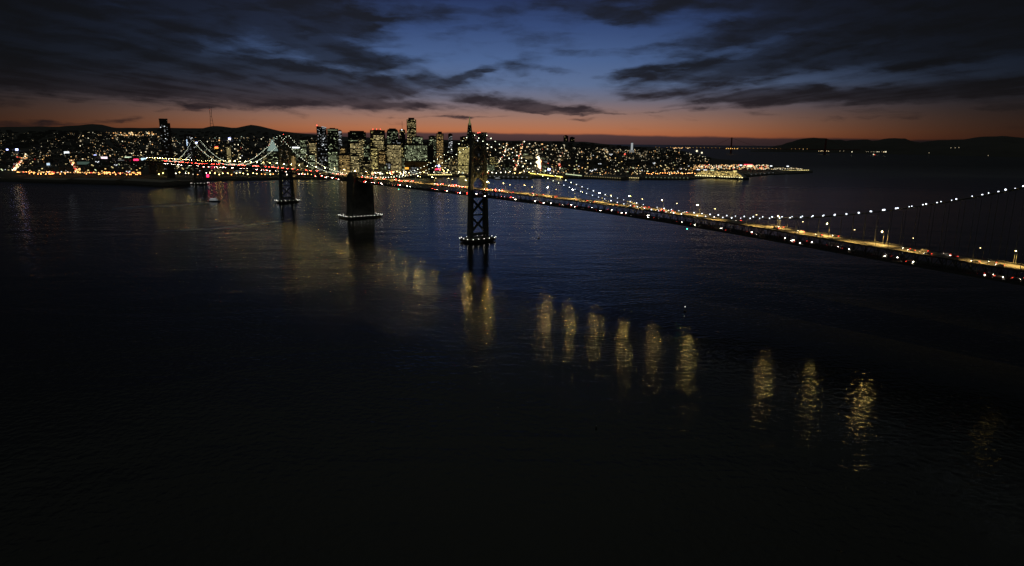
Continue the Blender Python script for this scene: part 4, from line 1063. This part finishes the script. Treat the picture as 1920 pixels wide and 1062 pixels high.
# pier sheds standing out over the water
def pier(label, x0, y0, x1, y1, depth, hgt_, lampn=0, lm=None, z0=1.0, face=None, fill=.0, lh=1.9):
    a, c = on_z(x0, y0, 0), on_z(x1, y1, 0); d = (c - a); L_ = d.length; ang = math.atan2(d.y, d.x)
    root = tag(empty('pier_shed', a, ang), label, 'pier')
    w = MB(); w.box(0, 0, -2, L_, depth, 2.6); addp(root, 'pier_deck', w, M_conc)
    w = MB(); w.box(3, 4, 2.6, L_ - 3, depth - 4, 2.6 + hgt_ * .7)
    w.add([(3, 4, 2.6 + hgt_ * .7), (L_ - 3, 4, 2.6 + hgt_ * .7), (L_ - 3, depth - 4, 2.6 + hgt_ * .7), (3, depth - 4, 2.6 + hgt_ * .7), (3, depth / 2, 2.6 + hgt_), (L_ - 3, depth / 2, 2.6 + hgt_)], [(0, 1, 5, 4), (2, 3, 4, 5), (0, 4, 3), (1, 2, 5)])
    addp(root, 'shed', w, WALL[3] if face is None else face)
    if lampn:
        hw_ = max(1.6, (L_ - 8) / lampn * fill / 2); me_ = MB().box(-hw_, -.5, 0, hw_, .3, lh).mesh('wall_lamp', lm)
        for k in range(lampn): part('wall_lamp', me_, root, (4 + (L_ - 8) * (k + .5) / lampn, 3.5, 5.5))
    return root
pier('dark pier with low sheds at the far left below the orange lamps', 38, 341, 120, 343.5, 60, 9)
pier('dark pier with a long roof in the middle of the left shore', 130, 343, 215, 345.5, 70, 11)
pier('dark pier below the start of the bridge approach', 222, 345, 305, 350, 90, 12)
pier('dark pier with two lit windows beside the leftmost bridge pier', 308, 346, 352, 347, 60, 10, 5, WIN['green'][2])
pier('low dark pier lit by white lamps left of the golden pier', 912, 334.5, 994, 336.5, 45, 8, 9, WIN['white'][1])
pier('long golden lit pier with a continuous bright lamp line, right of the near bridge tower', 992, 328.5, 1054, 336, 30, 9, 22, lit('golden pier lamp', (1, .78, .16), 2.2), face=mat('ochre shed wall', (.4, .28, .1), .8), fill=.93, lh=3.4)
pier('pier with a pale green-white lamp line right of the golden pier', 1058, 329.5, 1090, 333, 26, 8, 14, WIN['green'][2], fill=.9)
pier('dark pier with yellow doors, second right of the golden pier', 1092, 333.5, 1165, 338, 50, 10, 16, WIN['warm'][1])
pier('dark pier with a row of small yellow lights below the lookout tower', 1170, 336.5, 1200, 337.5, 40, 10, 8, WIN['warm'][2])
pier('plain dark pier left of the cruise ship', 1206, 336, 1295, 337.5, 45, 10, 12, WIN['green'][1])
pier('pier with yellow lit entrance left of the near bridge tower', 800, 331.5, 850, 331.0, 35, 9, 12, WIN['gold'][2], fill=.7, lh=2.6)
pier('thin jetty ending in a string of yellow lights, far right tip of the city', 1440, 323.5, 1519, 321.6, 16, 4, 22, WIN['gold'][2], fill=.6)
pier('dark pier with white lights between the cruise ship and the thin jetty', 1405, 331, 1455, 326.5, 60, 8, 6, WIN['white'][1])
# cruise ship
a, c = on_z(1302, 333.5, 0), on_z(1398, 338.2, 0); d = c - a; Ls = d.length
ship = tag(empty('cruise_ship', a, math.atan2(d.y, d.x)), 'large moored cruise ship glowing with rows of amber cabins over a dark hull', 'ship')
w = MB()
sec = [(-6, 9), (6, 3), (Ls * .85, 0), (Ls * .97, 6), (Ls + 6, 15)]
lo = [(x, y) for x, y in sec] + [(x, 30 - y) for x, y in sec[::-1]]
w.prism([(x * .985 + 3, 15 + (y - 15) * .85) for x, y in lo], -1, 9, lo); addp(ship, 'hull', w, M_hulld)
w = MB(); dk = [(0, 1.0, .95), (3.6, 1.0, .93), (7.2, .98, .9), (10.8, .96, .88), (14.4, .9, .84), (18, .86, .8)]
for z, a1, b1 in dk: w.box(Ls * (1 - a1) + 3, 2 + z * .15, 9.01 + z, Ls * b1, 28 - z * .15, 9.0 + z + 3.3)
addp(ship, 'superstructure', w, M_hull)
w = MB(); w.prism([(Ls * .2, 10), (Ls * .26, 10), (Ls * .26, 20), (Ls * .2, 20)], 30, 40, [(Ls * .19, 11), (Ls * .24, 11), (Ls * .24, 19), (Ls * .19, 19)]); addp(ship, 'funnel', w, M_hulld)
w = MB(); w.beam((Ls * .78, 15, 30), (Ls * .78, 15, 42), .8); addp(ship, 'mast', w, M_steel)
SHW = [lit('cabin window %d' % i, (1, .72, .22), k) for i, k in enumerate((.35, .8, .8, 1.8))]
rest = MB(); rnd = random.Random(3); cells = []
for z, a1, b1 in dk:
    x = Ls * (1 - a1) + 5
    while x < Ls * b1 - 3:
        if rnd.random() < .8: cells.append((x, 2 + z * .15, 9.6 + z))
        x += 3.4
rnd.shuffle(cells); mes = [MB().box(0, -.25, 0, 2.5, 0, 1.9).mesh('cabin_window', m_) for m_ in SHW]
for i, (x, y, z) in enumerate(cells):
    if i < 100: part('cabin_window', rnd.choice(mes), ship, (x, y - .02, z))
    else: rest.m = rnd.choice((0, 1, 2, 3)); rest.box(x, y - .27, z, x + 2.5, y - .02, z + 1.9)
tag(addp(ship, 'cabin_window', rest, SHW), kind='stuff')
me_ = MB().box(-2.4, -.7, 0, 2.4, 0, 1.6).mesh('deck_light', lit('ship deck light', (1, .86, .42), 3.2))
for k in range(20):
    if k in (9,): continue
    part('deck_light', me_, ship, (6 + (Ls * .9) * k / 19, 1.2, 8.0))
for x, m_ in ((.02, SW), (.16, SW), (.3, WIN['green'][2]), (.74, WIN['gold'][2])):
    w = MB(); w.box(Ls * x, 6, 31, Ls * x + 14, 8, 33.4); addp(ship, 'top_deck_light', w, m_)
# wharf amusement lights right of the ship
for i, (px, py, lab, m_) in enumerate(((1402, 318.5, 'red neon strip above the bright wharf right of the cruise ship', lit('wharf neon', (1, .03, .08), 1.6, False)), (1405, 322.5, 'bright white-yellow floodlit wharf hall right of the cruise ship', lit('wharf hall light', (1, .88, .5), 1.3, False)),
                                      (1388, 320, 'small white floodlight above the bow of the cruise ship', SW), (1445, 321, 'white light on a wharf roof left of the thin jetty', SW), (1476, 321.5, 'white light halfway along the thin jetty', SW))):
    D = None
    fixture('lit_sign' if 'neon' in lab else 'floodlight', lab, 'sign' if 'neon' in lab else 'floodlight', px, py, (15, 9, 4, 4, 4)[i], (1.6, 4, 2, 1.6, 1.6)[i], m_, D=D, hz=22)
it = []
for i in range(230):
    px = u(1300, 1440); it.append((land_at(px, u(317, 326)) + Vector((0, 0, 20)), 3500 * .0007 * u(.7, 1.2), rr.choices(range(7), (6, 3, 6, 5, 1, .6, 1))[0]))
for i in range(60): it.append((land_at(u(1440, 1505), u(319, 322)) + Vector((0, 0, 10)), 3480 * .0006 * u(.6, 1), rr.choice((0, 1, 3))))
for px, py, k, mi in ((1306.5, 283.5, 1.5, 1), (1316, 286.8, 1.3, 1)): it.append((on_y(px, py, 4300), 4.2 * k, 1))
for i in range(26): it.append((on_y(u(1262, 1300), u(277, 279), 6500), 6500 * .0006 * u(.5, .9), rr.choice((0, 2, 2))))
for i in range(14): it.append((on_y(u(1535, 1557), u(283, 284), 9800), 9800 * .0005 * u(.6, 1), 0))
for px, py, k, mi in ((1597.5, 285, 1.1, 1), (1613.5, 295, 1.0, 1), (1638, 290, 1.2, 1), (1661, 285, 1.4, 1), (1657, 285.2, 1.0, 0), (1640, 290.5, .8, 6), (1688, 296, 1.1, 3), (1661, 296, .8, 3),
                      (1742, 287, .8, 3), (1783, 277.5, .9, 3), (1791, 277.5, .9, 3), (1798, 277, .9, 3), (1883, 294, 1.0, 3), (1853, 292, .8, 3), (1506, 281, .7, 3), (1575, 283.5, .7, 3), (1582, 283.5, .7, 3)):
    it.append((on_y(px, py, 9300), 9300 * .0006 * k, mi))
for i in range(20): it.append((on_y(u(1622, 1662), u(284.6, 285.3), 9500), 9500 * .0004 * u(.6, 1), rr.choice((3, 1))))
dots('far_shore_lights', it, cm)

# ------------------------------------------------------------------ boats and buoys
def boat(label, px, py, Lb, rz, mtl, name='ferry_boat'):
    p = on_z(px, py, 0); root = tag(empty(name, p, rz), label, 'boat')
    w = MB(); hl = [(-Lb / 2, -Lb * .13), (Lb * .3, -Lb * .13), (Lb / 2, 0), (Lb * .3, Lb * .13), (-Lb / 2, Lb * .13)]
    w.prism([(x * .95, y * .85) for x, y in hl], -.6, 2.4, hl); addp(root, 'hull', w, M_hulld)
    w = MB(); w.box(-Lb * .42, -Lb * .1, 2.41, Lb * .25, Lb * .1, 5.2); w.box(-Lb * .36, -Lb * .09, 5.21, Lb * .14, Lb * .09, 7.8); addp(root, 'cabin', w, M_hull)
    w = MB(); w.box(Lb * .02, -Lb * .06, 7.81, Lb * .14, Lb * .06, 10); addp(root, 'wheelhouse', w, M_hull)
    w = MB(); w.beam((0, 0, 10), (0, 0, 14), .3); addp(root, 'mast', w, M_steel)
    me1 = MB().box(-Lb * .028, -.2, 0, Lb * .028, .1, 1.2).mesh('window', mtl)
    for zz, m0, m1 in ((3.3, -.38, .22), (6.0, -.33, .11)):
        for k in range(7):
            for sg in (-1, 1):
                part('window', me1, root, (Lb * (m0 + (m1 - m0) * k / 6), sg * Lb * (.102 if zz < 4 else .092), zz))
    return root
boat('small white lit ferry under way left of the far bridge pier', 403, 378.5, 25, .12, WIN['white'][1])
boat('yellow lit ferry at the dock left of the near bridge tower', 868, 334, 34, .3, WIN['gold'][2])
boat('white lit boat moored by the low pier right of the near bridge tower', 934, 337, 26, .1, WIN['white'][1])
def buoy(label, px, py, k=1.0, light=True):
    root = tag(empty('buoy', on_z(px, py, 0)), label, 'buoy')
    w = MB(); w.tube([(0, 0, -.3), (0, 0, .9)], 1.1 * k, 10); addp(root, 'float', w, M_dark)
    w = MB()
    for a_ in (0, 2.09, 4.19): w.beam((math.cos(a_) * .8 * k, math.sin(a_) * .8 * k, .9), (math.cos(a_) * .2, math.sin(a_) * .2, 3.6 * k), .12)
    addp(root, 'frame', w, M_dark)
    if light: w = MB(); w.ball((0, 0, 3.8 * k), .2 * k * k, 6, 4); addp(root, 'light', w, L_pier)
    return root
buoy('small buoy with a white light on the open water right of centre', 1284, 584, 1)
buoy('dark unlit buoy between the near bridge tower and the deck', 1010, 447, 1.5, False)
buoy('tiny faintly lit buoy in the black foreground water', 1118, 803, .4)
